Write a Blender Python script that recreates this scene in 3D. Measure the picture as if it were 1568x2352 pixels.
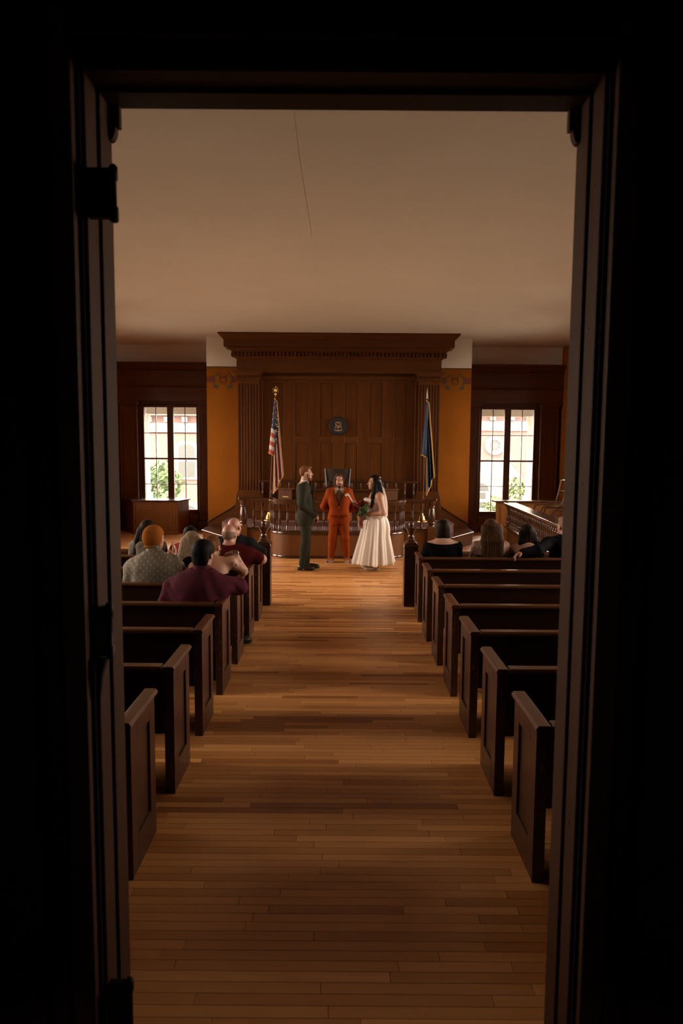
import bpy, bmesh, math, random
import numpy as np
from mathutils import Vector, Matrix

random.seed(7)
np.random.seed(7)
for o in list(bpy.data.objects):
    bpy.data.objects.remove(o)
SC = bpy.context.scene
COL = SC.collection
PI = math.pi

# ------------------------------------------------------------------ camera
cam_d = bpy.data.cameras.new('camera')
cam = bpy.data.objects.new('camera', cam_d)
COL.objects.link(cam)
cam_d.sensor_fit = 'VERTICAL'
cam_d.sensor_height = 36.0
cam_d.lens = 24.0
cam_d.clip_start = 0.02
cam_d.clip_end = 400
PITCH = math.atan(146 / 1568)
ROLL = math.radians(0.42)
cam.matrix_world = (Matrix.Translation((0, 0, 2.1)) @ Matrix.Rotation(PI / 2 - PITCH, 4, 'X')
                    @ Matrix.Rotation(ROLL, 4, 'Z'))
cam_d.dof.use_dof = True
cam_d.dof.focus_distance = 10.5
cam_d.dof.aperture_fstop = 4.0
SC.camera = cam

# ------------------------------------------------------------------ light: an even bright overcast sky, coming in through the windows
W = bpy.data.worlds.new('sky')
SC.world = W
W.use_nodes = True
bg = W.node_tree.nodes['Background']
bg.inputs[0].default_value = (1.0, 0.79, 0.655, 1)
bg.inputs[1].default_value = 26.0
SC.view_settings.view_transform = 'Standard'
SC.view_settings.look = 'None'
SC.view_settings.gamma = 1.0
SC.view_settings.use_curve_mapping = False
SC.view_settings.exposure = 0.0
SC.cycles.use_denoising = True
SC.cycles.max_bounces = 10
SC.cycles.diffuse_bounces = 6
SC.cycles.transparent_max_bounces = 12
SC.cycles.sample_clamp_indirect = 6.0
SC.cycles.caustics_reflective = False
SC.cycles.caustics_refractive = False

CX = -0.08                     # centre line of the judge's end of the room
YB, YW, ZC = 16.0, 17.3, 4.64  # bay wall, window wall, ceiling height
XL, XR = CX - 5.56, CX + 5.56
SIDE_WIN = [(4.95, 1.0), (8.1, 1.5), (11.2, 1.7), (14.2, 1.7)]   # centre y and width of the side windows
SZ0, SZ1 = 0.85, 3.75


def portal(x, y, z, rx, rz, sx, sy):
    l = bpy.data.lights.new('window_daylight', 'AREA')
    l.shape = 'RECTANGLE'
    l.size, l.size_y = sx, sy
    l.cycles.is_portal = True
    o = bpy.data.objects.new('window_daylight', l)
    COL.objects.link(o)
    o.location = (x, y, z)
    o.rotation_euler = (rx, 0, rz)


for yc, w in SIDE_WIN:
    portal(XL - 0.3, yc, (SZ0 + SZ1) / 2, PI / 2, -PI / 2, w, SZ1 - SZ0)
    portal(XR + 0.3, yc, (SZ0 + SZ1) / 2, PI / 2, PI / 2, w, SZ1 - SZ0)
for s in (-1, 1):
    portal(CX + s * 4.26, YW + 0.3, 1.81, PI / 2, PI, 1.5, 2.7)


# ------------------------------------------------------------------ materials
def nodes(m):
    m.use_nodes = True
    nt = m.node_tree
    return nt, nt.nodes['Principled BSDF']


def mixc(nt, fac, a, b):
    n = nt.nodes.new('ShaderNodeMix')
    n.data_type = 'RGBA'
    if isinstance(fac, (int, float)):
        n.inputs[0].default_value = fac
    else:
        nt.links.new(fac, n.inputs[0])
    for i, c in ((6, a), (7, b)):
        if isinstance(c, tuple):
            n.inputs[i].default_value = (*c, 1)
        else:
            nt.links.new(c, n.inputs[i])
    return n.outputs[2]


def math_n(nt, op, a, b=None, c=None):
    n = nt.nodes.new('ShaderNodeMath')
    n.operation = op
    for i, v in enumerate((a, b, c)):
        if v is None:
            continue
        if isinstance(v, (int, float)):
            n.inputs[i].default_value = v
        else:
            nt.links.new(v, n.inputs[i])
    return n.outputs[0]


def coords(nt, scale=(1, 1, 1), rand=True):
    tc = nt.nodes.new('ShaderNodeTexCoord')
    mp = nt.nodes.new('ShaderNodeMapping')
    mp.inputs['Scale'].default_value = scale
    nt.links.new(tc.outputs['Object'], mp.inputs['Vector'])
    if rand:
        oi = nt.nodes.new('ShaderNodeObjectInfo')
        cm = nt.nodes.new('ShaderNodeCombineXYZ')
        m1 = math_n(nt, 'MULTIPLY', oi.outputs['Random'], 37.0)
        for i in range(3):
            nt.links.new(m1, cm.inputs[i])
        nt.links.new(cm.outputs[0], mp.inputs['Location'])
    return mp.outputs[0]


def noise_n(nt, vec, scale, detail=4, rough=0.6):
    n = nt.nodes.new('ShaderNodeTexNoise')
    n.inputs['Scale'].default_value = scale
    n.inputs['Detail'].default_value = detail
    n.inputs['Roughness'].default_value = rough
    nt.links.new(vec, n.inputs['Vector'])
    return n.outputs['Fac']


def ramp(nt, fac, lo, hi):
    n = nt.nodes.new('ShaderNodeMapRange')
    n.inputs[1].default_value = lo
    n.inputs[2].default_value = hi
    nt.links.new(fac, n.inputs[0])
    return n.outputs[0]


def bump(nt, b, h, strength, dist=0.01):
    n = nt.nodes.new('ShaderNodeBump')
    n.inputs['Strength'].default_value = strength
    n.inputs['Distance'].default_value = dist
    nt.links.new(h, n.inputs['Height'])
    nt.links.new(n.outputs[0], b.inputs['Normal'])


MATS = {}


def wood(name, c1, c2, axis='z', rough=0.35, grain=26.0, coat=0.0, spec=0.5):
    m = bpy.data.materials.new(name)
    nt, b = nodes(m)
    sc = {'x': (0.07, 1, 1), 'y': (1, 0.07, 1), 'z': (1, 1, 0.07)}[axis]
    v = coords(nt, sc)
    f1 = noise_n(nt, v, grain, 5, 0.65)
    f2 = noise_n(nt, v, grain * 0.22, 2, 0.5)
    f = math_n(nt, 'ADD', math_n(nt, 'MULTIPLY', f1, 0.6), math_n(nt, 'MULTIPLY', f2, 0.4))
    nt.links.new(mixc(nt, ramp(nt, f, 0.3, 0.7), c1, c2), b.inputs['Base Color'])
    b.inputs['Roughness'].default_value = rough
    b.inputs['Specular IOR Level'].default_value = spec
    b.inputs['Coat Weight'].default_value = coat
    b.inputs['Coat Roughness'].default_value = 0.15
    bump(nt, b, f1, 0.08, 0.004)
    MATS[name] = m
    return m


def plain(name, c, rough=0.6, metal=0.0, var=0.12, scale=12.0, bumpy=0.0, spec=0.5, sheen=0.0):
    m = bpy.data.materials.new(name)
    nt, b = nodes(m)
    v = coords(nt)
    f = noise_n(nt, v, scale, 4, 0.6)
    lo = tuple(x * (1 - var) for x in c)
    hi = tuple(min(1, x * (1 + var)) for x in c)
    nt.links.new(mixc(nt, ramp(nt, f, 0.3, 0.7), lo, hi), b.inputs['Base Color'])
    b.inputs['Roughness'].default_value = rough
    b.inputs['Metallic'].default_value = metal
    b.inputs['Specular IOR Level'].default_value = spec
    b.inputs['Sheen Weight'].default_value = sheen
    if bumpy:
        bump(nt, b, f, bumpy, 0.01)
    MATS[name] = m
    return m


def hairmat(name, c1, c2):
    m = bpy.data.materials.new(name)
    nt, b = nodes(m)
    v = coords(nt, (1, 1, 0.12))
    f = noise_n(nt, v, 55, 3, 0.6)
    nt.links.new(mixc(nt, ramp(nt, f, 0.3, 0.7), c1, c2), b.inputs['Base Color'])
    b.inputs['Roughness'].default_value = 0.6
    b.inputs['Specular IOR Level'].default_value = 0.07
    bump(nt, b, f, 0.35, 0.005)
    MATS[name] = m
    return m


wood('pew_wood', (0.0143, 0.0040, 0.0018), (0.0260, 0.0076, 0.0034), 'x', 0.33, 22, 0.12, 0.35)
wood('pew_end_wood', (0.0360, 0.0118, 0.0056), (0.0546, 0.0192, 0.0093), 'z', 0.38, 22, 0.10, 0.4)
wood('cap_wood', (0.0620, 0.0211, 0.0074), (0.1023, 0.0372, 0.0136), 'x', 0.28, 22, 0.2)
wood('panel_wood', (0.050, 0.0140, 0.0014), (0.112, 0.0335, 0.0040), 'z', 0.42, 16, 0.0, 0.25)
wood('panel_wood_h', (0.060, 0.0170, 0.0018), (0.110, 0.0330, 0.0042), 'x', 0.42, 16, 0.0, 0.28)
wood('rail_wood', (0.0330, 0.0108, 0.0042), (0.0570, 0.0198, 0.0072), 'x', 0.22, 18, 0.3)
wood('baluster_wood', (0.0434, 0.0155, 0.0062), (0.0713, 0.0260, 0.0099), 'z', 0.22, 18, 0.3)
wood('desk_wood', (0.0990, 0.0336, 0.0066), (0.1500, 0.0558, 0.0126), 'z', 0.40, 14, 0.05, 0.4)
wood('oak_wood', (0.150, 0.052, 0.0085), (0.235, 0.088, 0.016), 'z', 0.40, 14, 0.05, 0.35)
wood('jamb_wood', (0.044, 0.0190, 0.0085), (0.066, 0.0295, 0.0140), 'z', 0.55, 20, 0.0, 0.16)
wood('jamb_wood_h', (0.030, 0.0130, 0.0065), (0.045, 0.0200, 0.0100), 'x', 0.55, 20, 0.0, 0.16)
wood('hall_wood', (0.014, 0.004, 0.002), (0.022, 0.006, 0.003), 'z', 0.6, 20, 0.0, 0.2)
wood('chair_wood', (0.0210, 0.0096, 0.0060), (0.0360, 0.0168, 0.0096), 'z', 0.3, 20, 0.2)
plain('ceiling_plaster', (0.70, 0.63, 0.61), 0.95, var=0.03, scale=1.2)
plain('crack_plaster', (0.33, 0.27, 0.23), 0.95)
plain('white_plaster', (0.78, 0.73, 0.72), 0.9, var=0.03, scale=2.0)
plain('ochre_paint', (0.25, 0.082, 0.009), 0.9, spec=0.05, var=0.07, scale=2.5)
plain('red_paint', (0.13, 0.019, 0.005), 0.75, var=0.15)
plain('blue_paint', (0.05, 0.055, 0.04), 0.75, var=0.25, scale=40)
plain('dark_paint', (0.035, 0.015, 0.009), 0.75, var=0.2)
plain('olive_paint', (0.12, 0.045, 0.008), 0.75, var=0.2)
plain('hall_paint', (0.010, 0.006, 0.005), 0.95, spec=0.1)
plain('black_iron', (0.010, 0.009, 0.008), 0.5, 0.6)
plain('brass', (0.6000, 0.4000, 0.1440), 0.38, 1.0, var=0.1)
plain('gold_fringe', (0.4320, 0.2160, 0.0360), 0.7, var=0.2, scale=60)
plain('rose_carpet', (0.105, 0.04, 0.032), 0.95, var=0.12, scale=120, bumpy=0.3)
plain('flag_red', (0.3025, 0.0193, 0.0165), 0.7, var=0.1, sheen=0.2)
plain('flag_white', (0.4125, 0.3850, 0.3410), 0.7, var=0.06)
plain('flag_blue', (0.0060, 0.0132, 0.0450), 0.7, var=0.15)
plain('state_blue', (0.0060, 0.0300, 0.0690), 0.65, var=0.2)
plain('seal_navy', (0.0120, 0.0132, 0.0156), 0.5, var=0.2)
plain('seal_tan', (0.2520, 0.1440, 0.0720), 0.6, var=0.2, scale=60)
plain('leather', (0.030, 0.018, 0.012), 0.5, var=0.15, spec=0.25)
plain('skin', (0.3960, 0.2178, 0.1452), 0.55, var=0.06, scale=25)
plain('skin_rosy', (0.3828, 0.1782, 0.1188), 0.5, var=0.08, scale=25)
plain('skin_tan', (0.3400, 0.1768, 0.1020), 0.5, var=0.06, scale=25)
plain('eye_white', (0.4500, 0.4320, 0.4080), 0.3)
plain('eye_dark', (0.02, 0.015, 0.01), 0.2)
plain('lip', (0.38, 0.12, 0.09), 0.45)
plain('groom_wool', (0.0248, 0.0248, 0.0167), 0.85, var=0.15, scale=90, spec=0.03)
plain('rust_wool', (0.1860, 0.0322, 0.0056), 0.85, var=0.12, scale=90, spec=0.03)
plain('vest_brown', (0.0540, 0.0210, 0.0180), 0.8, spec=0.03)
plain('tie_grey', (0.0960, 0.0780, 0.0720), 0.6, spec=0.03)
plain('tie_dark', (0.0120, 0.0132, 0.0108), 0.6, spec=0.03)
plain('shirt_white', (0.4836, 0.4588, 0.4216), 0.7, var=0.04)
plain('shirt_cream', (0.4752, 0.3960, 0.3036), 0.7, var=0.04)
plain('shoe_black', (0.0120, 0.0096, 0.0084), 0.35)
plain('shoe_tan', (0.2160, 0.0780, 0.0270), 0.5)
plain('shoe_sole', (0.3300, 0.2760, 0.2400), 0.7)
plain('shoe_cream', (0.5040, 0.4340, 0.3640), 0.5)
plain('trouser_dark', (0.0108, 0.0108, 0.0132), 0.85, spec=0.03)
plain('denim', (0.0180, 0.0252, 0.0360), 0.85, scale=60, spec=0.03)
plain('burgundy_cotton', (0.0725, 0.0162, 0.0261), 0.75, var=0.10, scale=18, spec=0.03)
plain('maroon_cotton', (0.0500, 0.0055, 0.0060), 0.8, var=0.12, scale=18, spec=0.03)
plain('suit_black', (0.0054, 0.0059, 0.0077), 0.85, var=0.15, spec=0.03)
plain('suit_charcoal', (0.0110, 0.0120, 0.0130), 0.85, var=0.15, spec=0.03)
plain('black_knit', (0.0040, 0.0036, 0.0040), 0.85, spec=0.03)
plain('sage_cotton', (0.1320, 0.1140, 0.0840), 0.85, spec=0.03)
plain('red_cotton', (0.2400, 0.0360, 0.0270), 0.8, spec=0.03)
plain('rust_knit', (0.2400, 0.0750, 0.0120), 0.9, var=0.2, scale=150, bumpy=0.4, spec=0.03)
plain('paper', (0.6375, 0.6150, 0.5700), 0.8, var=0.02)
plain('rose_red', (0.1430, 0.0052, 0.0065), 0.6, var=0.3, scale=50)
plain('leaf_green', (0.0330, 0.0960, 0.0210), 0.5, var=0.35, scale=30)
plain('ribbon_cream', (0.3720, 0.2760, 0.1440), 0.6)
plain('stem_wrap', (0.0840, 0.0690, 0.0510), 0.7)
plain('pink_petal', (0.55, 0.18, 0.20), 0.6)
plain('glasses_dark', (0.03, 0.025, 0.03), 0.3)
plain('brick_far', (0.125, 0.078, 0.074), 0.9, var=0.12, scale=6)
plain('stone_far', (0.2, 0.2, 0.19), 0.9, var=0.06, scale=3)
plain('glass_far', (0.022, 0.03, 0.03), 0.3)
plain('roof_far', (0.07, 0.07, 0.075), 0.9)
plain('porch_tan', (0.2, 0.18, 0.15), 0.9, var=0.04)
plain('porch_white', (0.4800, 0.4680, 0.4440), 0.8, var=0.03)
plain('lawn', (0.22, 0.22, 0.17), 0.95, scale=1.5, var=0.3)
plain('tree_leaf', (0.045, 0.085, 0.032), 0.8, var=0.55, scale=2.5)
plain('tree_leaf_light', (0.07, 0.105, 0.042), 0.8, var=0.5, scale=2.5)
plain('tree_bark', (0.12, 0.09, 0.06), 0.9)
hairmat('hair_black', (0.0030, 0.0025, 0.0025), (0.0100, 0.0075, 0.0065))
hairmat('hair_dark', (0.0055, 0.0033, 0.0022), (0.0187, 0.0099, 0.0060))
hairmat('hair_brown', (0.0248, 0.0110, 0.0050), (0.0688, 0.0319, 0.0143))
hairmat('hair_blonde', (0.1320, 0.0870, 0.0510), (0.2520, 0.1860, 0.1200))
hairmat('hair_auburn', (0.0600, 0.0216, 0.0072), (0.1620, 0.0690, 0.0270))
hairmat('hair_ginger', (0.0960, 0.0372, 0.0132), (0.1800, 0.0750, 0.0300))
hairmat('hair_grey', (0.165, 0.098, 0.068), (0.225, 0.150, 0.110))
hairmat('hair_mid', (0.0360, 0.0180, 0.0096), (0.0780, 0.0420, 0.0240))


def mk_dress():
    m = bpy.data.materials.new('dress_satin')
    nt, b = nodes(m)
    b.inputs['Base Color'].default_value = (0.60, 0.54, 0.47, 1)
    b.inputs['Roughness'].default_value = 0.55
    f = noise_n(nt, coords(nt), 45, 4, 0.6)
    bump(nt, b, f, 0.12, 0.006)
    MATS['dress_satin'] = m
    m = bpy.data.materials.new('dress_lace')
    nt, b = nodes(m)
    v = nt.nodes.new('ShaderNodeTexVoronoi')
    v.inputs['Scale'].default_value = 75
    nt.links.new(coords(nt), v.inputs['Vector'])
    nt.links.new(mixc(nt, ramp(nt, v.outputs['Distance'], 0.2, 0.6), (0.50, 0.43, 0.38), (0.33, 0.26, 0.22)), b.inputs['Base Color'])
    b.inputs['Roughness'].default_value = 0.7
    bump(nt, b, v.outputs['Distance'], 0.5, 0.006)
    MATS['dress_lace'] = m
    m = bpy.data.materials.new('veil_tulle')
    nt, b = nodes(m)
    out = nt.nodes['Material Output']
    tr = nt.nodes.new('ShaderNodeBsdfTransparent')
    tl = nt.nodes.new('ShaderNodeBsdfTranslucent')
    tl.inputs[0].default_value = (0.65, 0.6, 0.55, 1)
    b.inputs['Base Color'].default_value = (0.65, 0.60, 0.55, 1)
    b.inputs['Roughness'].default_value = 0.9
    m1 = nt.nodes.new('ShaderNodeMixShader')
    m1.inputs[0].default_value = 0.5
    nt.links.new(b.outputs[0], m1.inputs[1])
    nt.links.new(tl.outputs[0], m1.inputs[2])
    m2 = nt.nodes.new('ShaderNodeMixShader')
    m2.inputs[0].default_value = 0.62
    nt.links.new(tr.outputs[0], m2.inputs[1])
    nt.links.new(m1.outputs[0], m2.inputs[2])
    nt.links.new(m2.outputs[0], out.inputs['Surface'])
    MATS['veil_tulle'] = m


mk_dress()


def mk_glass():
    m = bpy.data.materials.new('window_glass')
    nt, b = nodes(m)
    out = nt.nodes['Material Output']
    nt.nodes.remove(b)
    tr = nt.nodes.new('ShaderNodeBsdfTransparent')
    tr.inputs[0].default_value = (0.97, 0.98, 0.97, 1)
    gl = nt.nodes.new('ShaderNodeBsdfGlossy')
    gl.inputs['Roughness'].default_value = 0.03
    fr = nt.nodes.new('ShaderNodeFresnel')
    fr.inputs[0].default_value = 1.45
    mx = nt.nodes.new('ShaderNodeMixShader')
    nt.links.new(math_n(nt, 'MULTIPLY', fr.outputs[0], 0.8), mx.inputs[0])
    nt.links.new(tr.outputs[0], mx.inputs[1])
    nt.links.new(gl.outputs[0], mx.inputs[2])
    nt.links.new(mx.outputs[0], out.inputs['Surface'])
    MATS['window_glass'] = m


mk_glass()


def mk_floor():
    m = bpy.data.materials.new('floor_plank')
    nt, b = nodes(m)
    geo = nt.nodes.new('ShaderNodeNewGeometry')
    oi = nt.nodes.new('ShaderNodeObjectInfo')
    r = math_n(nt, 'FRACT', math_n(nt, 'ADD', math_n(nt, 'MULTIPLY', geo.outputs['Random Per Island'], 7.31), math_n(nt, 'MULTIPLY', oi.outputs['Random'], 13.7)))
    r2 = math_n(nt, 'FRACT', math_n(nt, 'MULTIPLY', r, 17.3))
    mp = nt.nodes.new('ShaderNodeMapping')
    mp.inputs['Scale'].default_value = (0.06, 1, 1)
    nt.links.new(geo.outputs['Position'], mp.inputs['Vector'])
    cm = nt.nodes.new('ShaderNodeCombineXYZ')
    for i in range(3):
        nt.links.new(math_n(nt, 'MULTIPLY', r, 60.0), cm.inputs[i])
    nt.links.new(cm.outputs[0], mp.inputs['Location'])
    f = noise_n(nt, mp.outputs[0], 38, 5, 0.65)
    fs = noise_n(nt, mp.outputs[0], 6, 2, 0.5)
    base = mixc(nt, ramp(nt, r, 0.0, 1.0), (0.455, 0.192, 0.054), (0.740, 0.370, 0.130))
    dark = mixc(nt, math_n(nt, 'GREATER_THAN', r2, 0.86), base, (0.325, 0.120, 0.032))
    streak = mixc(nt, math_n(nt, 'MULTIPLY', ramp(nt, fs, 0.62, 0.80), 0.55), dark, (0.25, 0.09, 0.022))
    grain = mixc(nt, math_n(nt, 'MULTIPLY', ramp(nt, f, 0.35, 0.75), 0.35), streak, (0.39, 0.165, 0.048))
    nt.links.new(grain, b.inputs['Base Color'])
    b.inputs['Roughness'].default_value = 0.34
    b.inputs['Specular IOR Level'].default_value = 0.45
    rr = math_n(nt, 'ADD', math_n(nt, 'MULTIPLY', f, 0.12), 0.28)
    nt.links.new(rr, b.inputs['Roughness'])
    bump(nt, b, f, 0.04, 0.002)
    MATS['floor_plank'] = m


mk_floor()


def mk_special():
    # sage shirt with a small white woven dash
    m = bpy.data.materials.new('dash_shirt')
    nt, b = nodes(m)
    tc = nt.nodes.new('ShaderNodeTexCoord')
    sp = nt.nodes.new('ShaderNodeSeparateXYZ')
    nt.links.new(tc.outputs['Object'], sp.inputs[0])
    cxx = math_n(nt, 'DIVIDE', sp.outputs[0], 0.034)
    col = math_n(nt, 'FLOOR', cxx)
    fx = math_n(nt, 'ABSOLUTE', math_n(nt, 'SUBTRACT', math_n(nt, 'FRACT', cxx), 0.5))
    off = math_n(nt, 'MULTIPLY', math_n(nt, 'FRACT', math_n(nt, 'MULTIPLY', col, 0.5)), 1.0)
    cz = math_n(nt, 'ADD', math_n(nt, 'DIVIDE', sp.outputs[2], 0.062), off)
    fz = math_n(nt, 'ABSOLUTE', math_n(nt, 'SUBTRACT', math_n(nt, 'FRACT', cz), 0.5))
    mk = math_n(nt, 'MULTIPLY', math_n(nt, 'LESS_THAN', fx, 0.075), math_n(nt, 'LESS_THAN', fz, 0.13))
    f = noise_n(nt, coords(nt, rand=False), 30, 3)
    base = mixc(nt, ramp(nt, f, 0.3, 0.7), (0.115, 0.098, 0.068), (0.150, 0.128, 0.090))
    nt.links.new(mixc(nt, mk, base, (0.42, 0.37, 0.30)), b.inputs['Base Color'])
    b.inputs['Roughness'].default_value = 0.85
    MATS['dash_shirt'] = m
    # skin with ink on the upper arm and shoulder blade
    m = bpy.data.materials.new('skin_tattoo')
    nt, b = nodes(m)
    tc = nt.nodes.new('ShaderNodeTexCoord')
    sp = nt.nodes.new('ShaderNodeSeparateXYZ')
    nt.links.new(tc.outputs['Object'], sp.inputs[0])
    n1 = noise_n(nt, coords(nt, rand=False), 32, 3)
    ink = math_n(nt, 'GREATER_THAN', n1, 0.53)
    side = math_n(nt, 'LESS_THAN', sp.outputs[0], -0.085)
    low = math_n(nt, 'LESS_THAN', sp.outputs[2], 0.98)
    msk = math_n(nt, 'MULTIPLY', math_n(nt, 'MULTIPLY', ink, side), math_n(nt, 'MULTIPLY', low, 0.75))
    nt.links.new(mixc(nt, msk, (0.38, 0.215, 0.155), (0.07, 0.055, 0.05)), b.inputs['Base Color'])
    b.inputs['Roughness'].default_value = 0.5
    MATS['skin_tattoo'] = m
    m = bpy.data.materials.new('skin_arm_ink')
    nt, b = nodes(m)
    tc = nt.nodes.new('ShaderNodeTexCoord')
    sp = nt.nodes.new('ShaderNodeSeparateXYZ')
    nt.links.new(tc.outputs['Object'], sp.inputs[0])
    n1 = noise_n(nt, coords(nt, rand=False), 24, 2)
    ink = math_n(nt, 'GREATER_THAN', n1, 0.60)
    side = math_n(nt, 'GREATER_THAN', sp.outputs[0], 0.20)
    msk = math_n(nt, 'MULTIPLY', math_n(nt, 'MULTIPLY', ink, side), 0.85)
    nt.links.new(mixc(nt, msk, (0.40, 0.20, 0.12), (0.07, 0.045, 0.04)), b.inputs['Base Color'])
    b.inputs['Roughness'].default_value = 0.5
    MATS['skin_arm_ink'] = m
    # scalp with cropped grey hair round a bald crown
    # pew end edges rubbed through to bare wood
    m = bpy.data.materials.new('pew_edge_wood')
    nt, b = nodes(m)
    v = coords(nt, (1, 1, 0.3))
    f = noise_n(nt, v, 60, 4, 0.7)
    g = noise_n(nt, v, 9, 2, 0.5)
    k = math_n(nt, 'MULTIPLY', ramp(nt, f, 0.56, 0.62), ramp(nt, g, 0.45, 0.60))
    nt.links.new(mixc(nt, k, (0.040, 0.013, 0.006), (0.22, 0.095, 0.032)), b.inputs['Base Color'])
    b.inputs['Roughness'].default_value = 0.4
    MATS['pew_edge_wood'] = m


mk_special()


# ------------------------------------------------------------------ mesh helpers
def mesh_np(name, V, F, smooth=True, angle=None):
    me = bpy.data.meshes.new(name)
    me.from_pydata([tuple(v) for v in V], [], [tuple(f) for f in F])
    if smooth:
        me.polygons.foreach_set('use_smooth', [True] * len(me.polygons))
        if angle:
            me.set_sharp_from_angle(angle=math.radians(angle))
    me.update()
    return me


def link(name, me, mat, parent=None, loc=(0, 0, 0), rot=(0, 0, 0), scale=(1, 1, 1)):
    if me.materials and mat is not None:
        pass
    elif mat is not None:
        me.materials.append(MATS[mat] if isinstance(mat, str) else mat)
    o = bpy.data.objects.new(name, me)
    COL.objects.link(o)
    o.location, o.rotation_euler, o.scale = loc, rot, scale
    if parent is not None:
        o.parent = parent
    return o


class MB:
    def __init__(s):
        s.v, s.f = [], []

    def box(s, x0, x1, y0, y1, z0, z1):
        n = len(s.v)
        s.v += [(x0, y0, z0), (x1, y0, z0), (x1, y1, z0), (x0, y1, z0), (x0, y0, z1), (x1, y0, z1), (x1, y1, z1), (x0, y1, z1)]
        s.f += [tuple(n + i for i in q) for q in ((3, 2, 1, 0), (4, 5, 6, 7), (0, 1, 5, 4), (1, 2, 6, 5), (2, 3, 7, 6), (3, 0, 4, 7))]
        return s

    def prism(s, poly, axis, c0, c1):
        # poly counter-clockwise in (a,b); axis x:(y,z) y:(x,z) z:(x,y)
        n, k = len(s.v), len(poly)
        for c in (c0, c1):
            for a, b in poly:
                s.v.append({'x': (c, a, b), 'y': (a, c, b), 'z': (a, b, c)}[axis])
        s.f.append(tuple(n + i for i in reversed(range(k))))
        s.f.append(tuple(n + k + i for i in range(k)))
        for i in range(k):
            j = (i + 1) % k
            s.f.append((n + i, n + j, n + k + j, n + k + i))
        return s

    def tube(s, pts, r, n=8, caps=True, closed=False):
        pts = [Vector(p) for p in pts]
        if not isinstance(r, (list, tuple)):
            r = [r] * len(pts)
        base = len(s.v)
        m = len(pts)
        up = None
        for i, p in enumerate(pts):
            if closed:
                d = pts[(i + 1) % m] - pts[i - 1]
            else:
                d = pts[min(i + 1, m - 1)] - pts[max(i - 1, 0)]
            d = d.normalized() if d.length > 1e-9 else Vector((0, 0, 1))
            if up is None:
                up = Vector((0, 0, 1)) if abs(d.z) < 0.9 else Vector((0, 1, 0))
            up = (up - d * up.dot(d))
            up = up.normalized() if up.length > 1e-6 else d.orthogonal().normalized()
            sd = d.cross(up)
            for k in range(n):
                a = 2 * PI * k / n
                q = p + (up * math.cos(a) + sd * math.sin(a)) * r[i]
                s.v.append(tuple(q))
        rings = m if closed else m - 1
        for i in range(rings):
            for k in range(n):
                a, b = base + i * n + k, base + i * n + (k + 1) % n
                j = ((i + 1) % m)
                c, d = base + j * n + (k + 1) % n, base + j * n + k
                s.f.append((a, d, c, b))
        if caps and not closed:
            s.f.append(tuple(base + k for k in range(n)))
            s.f.append(tuple(base + (m - 1) * n + k for k in reversed(range(n))))
        return s

    def lathe(s, prof, n=12, cx=0, cy=0, rot=0.0):
        base = len(s.v)
        for r, z in prof:
            for k in range(n):
                a = 2 * PI * k / n + rot
                s.v.append((cx + r * math.cos(a), cy + r * math.sin(a), z))
        for i in range(len(prof) - 1):
            for k in range(n):
                a, b = base + i * n + k, base + i * n + (k + 1) % n
                s.f.append((a, b, b + n, a + n))
        s.f.append(tuple(base + k for k in reversed(range(n))))
        s.f.append(tuple(base + (len(prof) - 1) * n + k for k in range(n)))
        return s

    def ball(s, c, r, nu=10, nv=6):
        if not isinstance(r, (list, tuple)):
            r = (r, r, r)
        prof = []
        base = len(s.v)
        for i in range(nv + 1):
            t = PI * i / nv
            rr, z = max(math.sin(t), 0.02), -math.cos(t)
            for k in range(nu):
                a = 2 * PI * k / nu
                s.v.append((c[0] + r[0] * rr * math.cos(a), c[1] + r[1] * rr * math.sin(a), c[2] + r[2] * z))
        for i in range(nv):
            for k in range(nu):
                a, b = base + i * nu + k, base + i * nu + (k + 1) % nu
                s.f.append((a, b, b + nu, a + nu))
        s.f.append(tuple(base + k for k in reversed(range(nu))))
        s.f.append(tuple(base + nv * nu + k for k in range(nu)))
        return s

    def grid(s, fn, nu, nv, thick=None):
        base = len(s.v)
        for j in range(nv + 1):
            for i in range(nu + 1):
                s.v.append(tuple(fn(i / nu, j / nv)))
        for j in range(nv):
            for i in range(nu):
                a = base + j * (nu + 1) + i
                s.f.append((a, a + 1, a + nu + 2, a + nu + 1))
        return s

    def mesh(s, name, smooth=False, angle=35):
        return mesh_np(name, s.v, s.f, smooth, angle if smooth else None)

    def build(s, name, mat, parent=None, smooth=False, angle=35, bevel=0.0, loc=(0, 0, 0), rot=(0, 0, 0), seg=2):
        o = link(name, s.mesh(name, smooth, angle), mat, parent, loc, rot)
        if bevel:
            m = o.modifiers.new('edge', 'BEVEL')
            m.width = bevel
            m.segments = seg
            m.limit_method = 'ANGLE'
            m.angle_limit = math.radians(40)
            m.harden_normals = False
        return o


def B(x0, x1, y0, y1, z0, z1):
    return MB().box(x0, x1, y0, y1, z0, z1)


def empty(name, loc=(0, 0, 0), rz=0.0):
    o = bpy.data.objects.new(name, None)
    COL.objects.link(o)
    o.location = loc
    o.rotation_euler = (0, 0, rz)
    o.empty_display_size = 0.1
    return o


def tag(o, label=None, cat=None, group=None, kind=None):
    if label:
        o['label'] = label
    if cat:
        o['category'] = cat
    if group:
        o['group'] = group
    if kind:
        o['kind'] = kind
    return o


def struct(o, label=None):
    o['kind'] = 'structure'
    if label:
        o['label'] = label
    return o


def copy_tree(o, parent=None):
    c = o.copy()
    COL.objects.link(c)
    c.parent = parent
    for ch in [x for x in bpy.data.objects if x.parent == o]:
        copy_tree(ch, c)
    return c


# ================================================================== THE ROOM
# ---- floor: strip planks laid across the room
floor = struct(B(XL - 0.2, XR + 0.2, -2.6, YW + 0.2, -0.25, -0.012).build('floor', 'hall_wood'))


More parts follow.
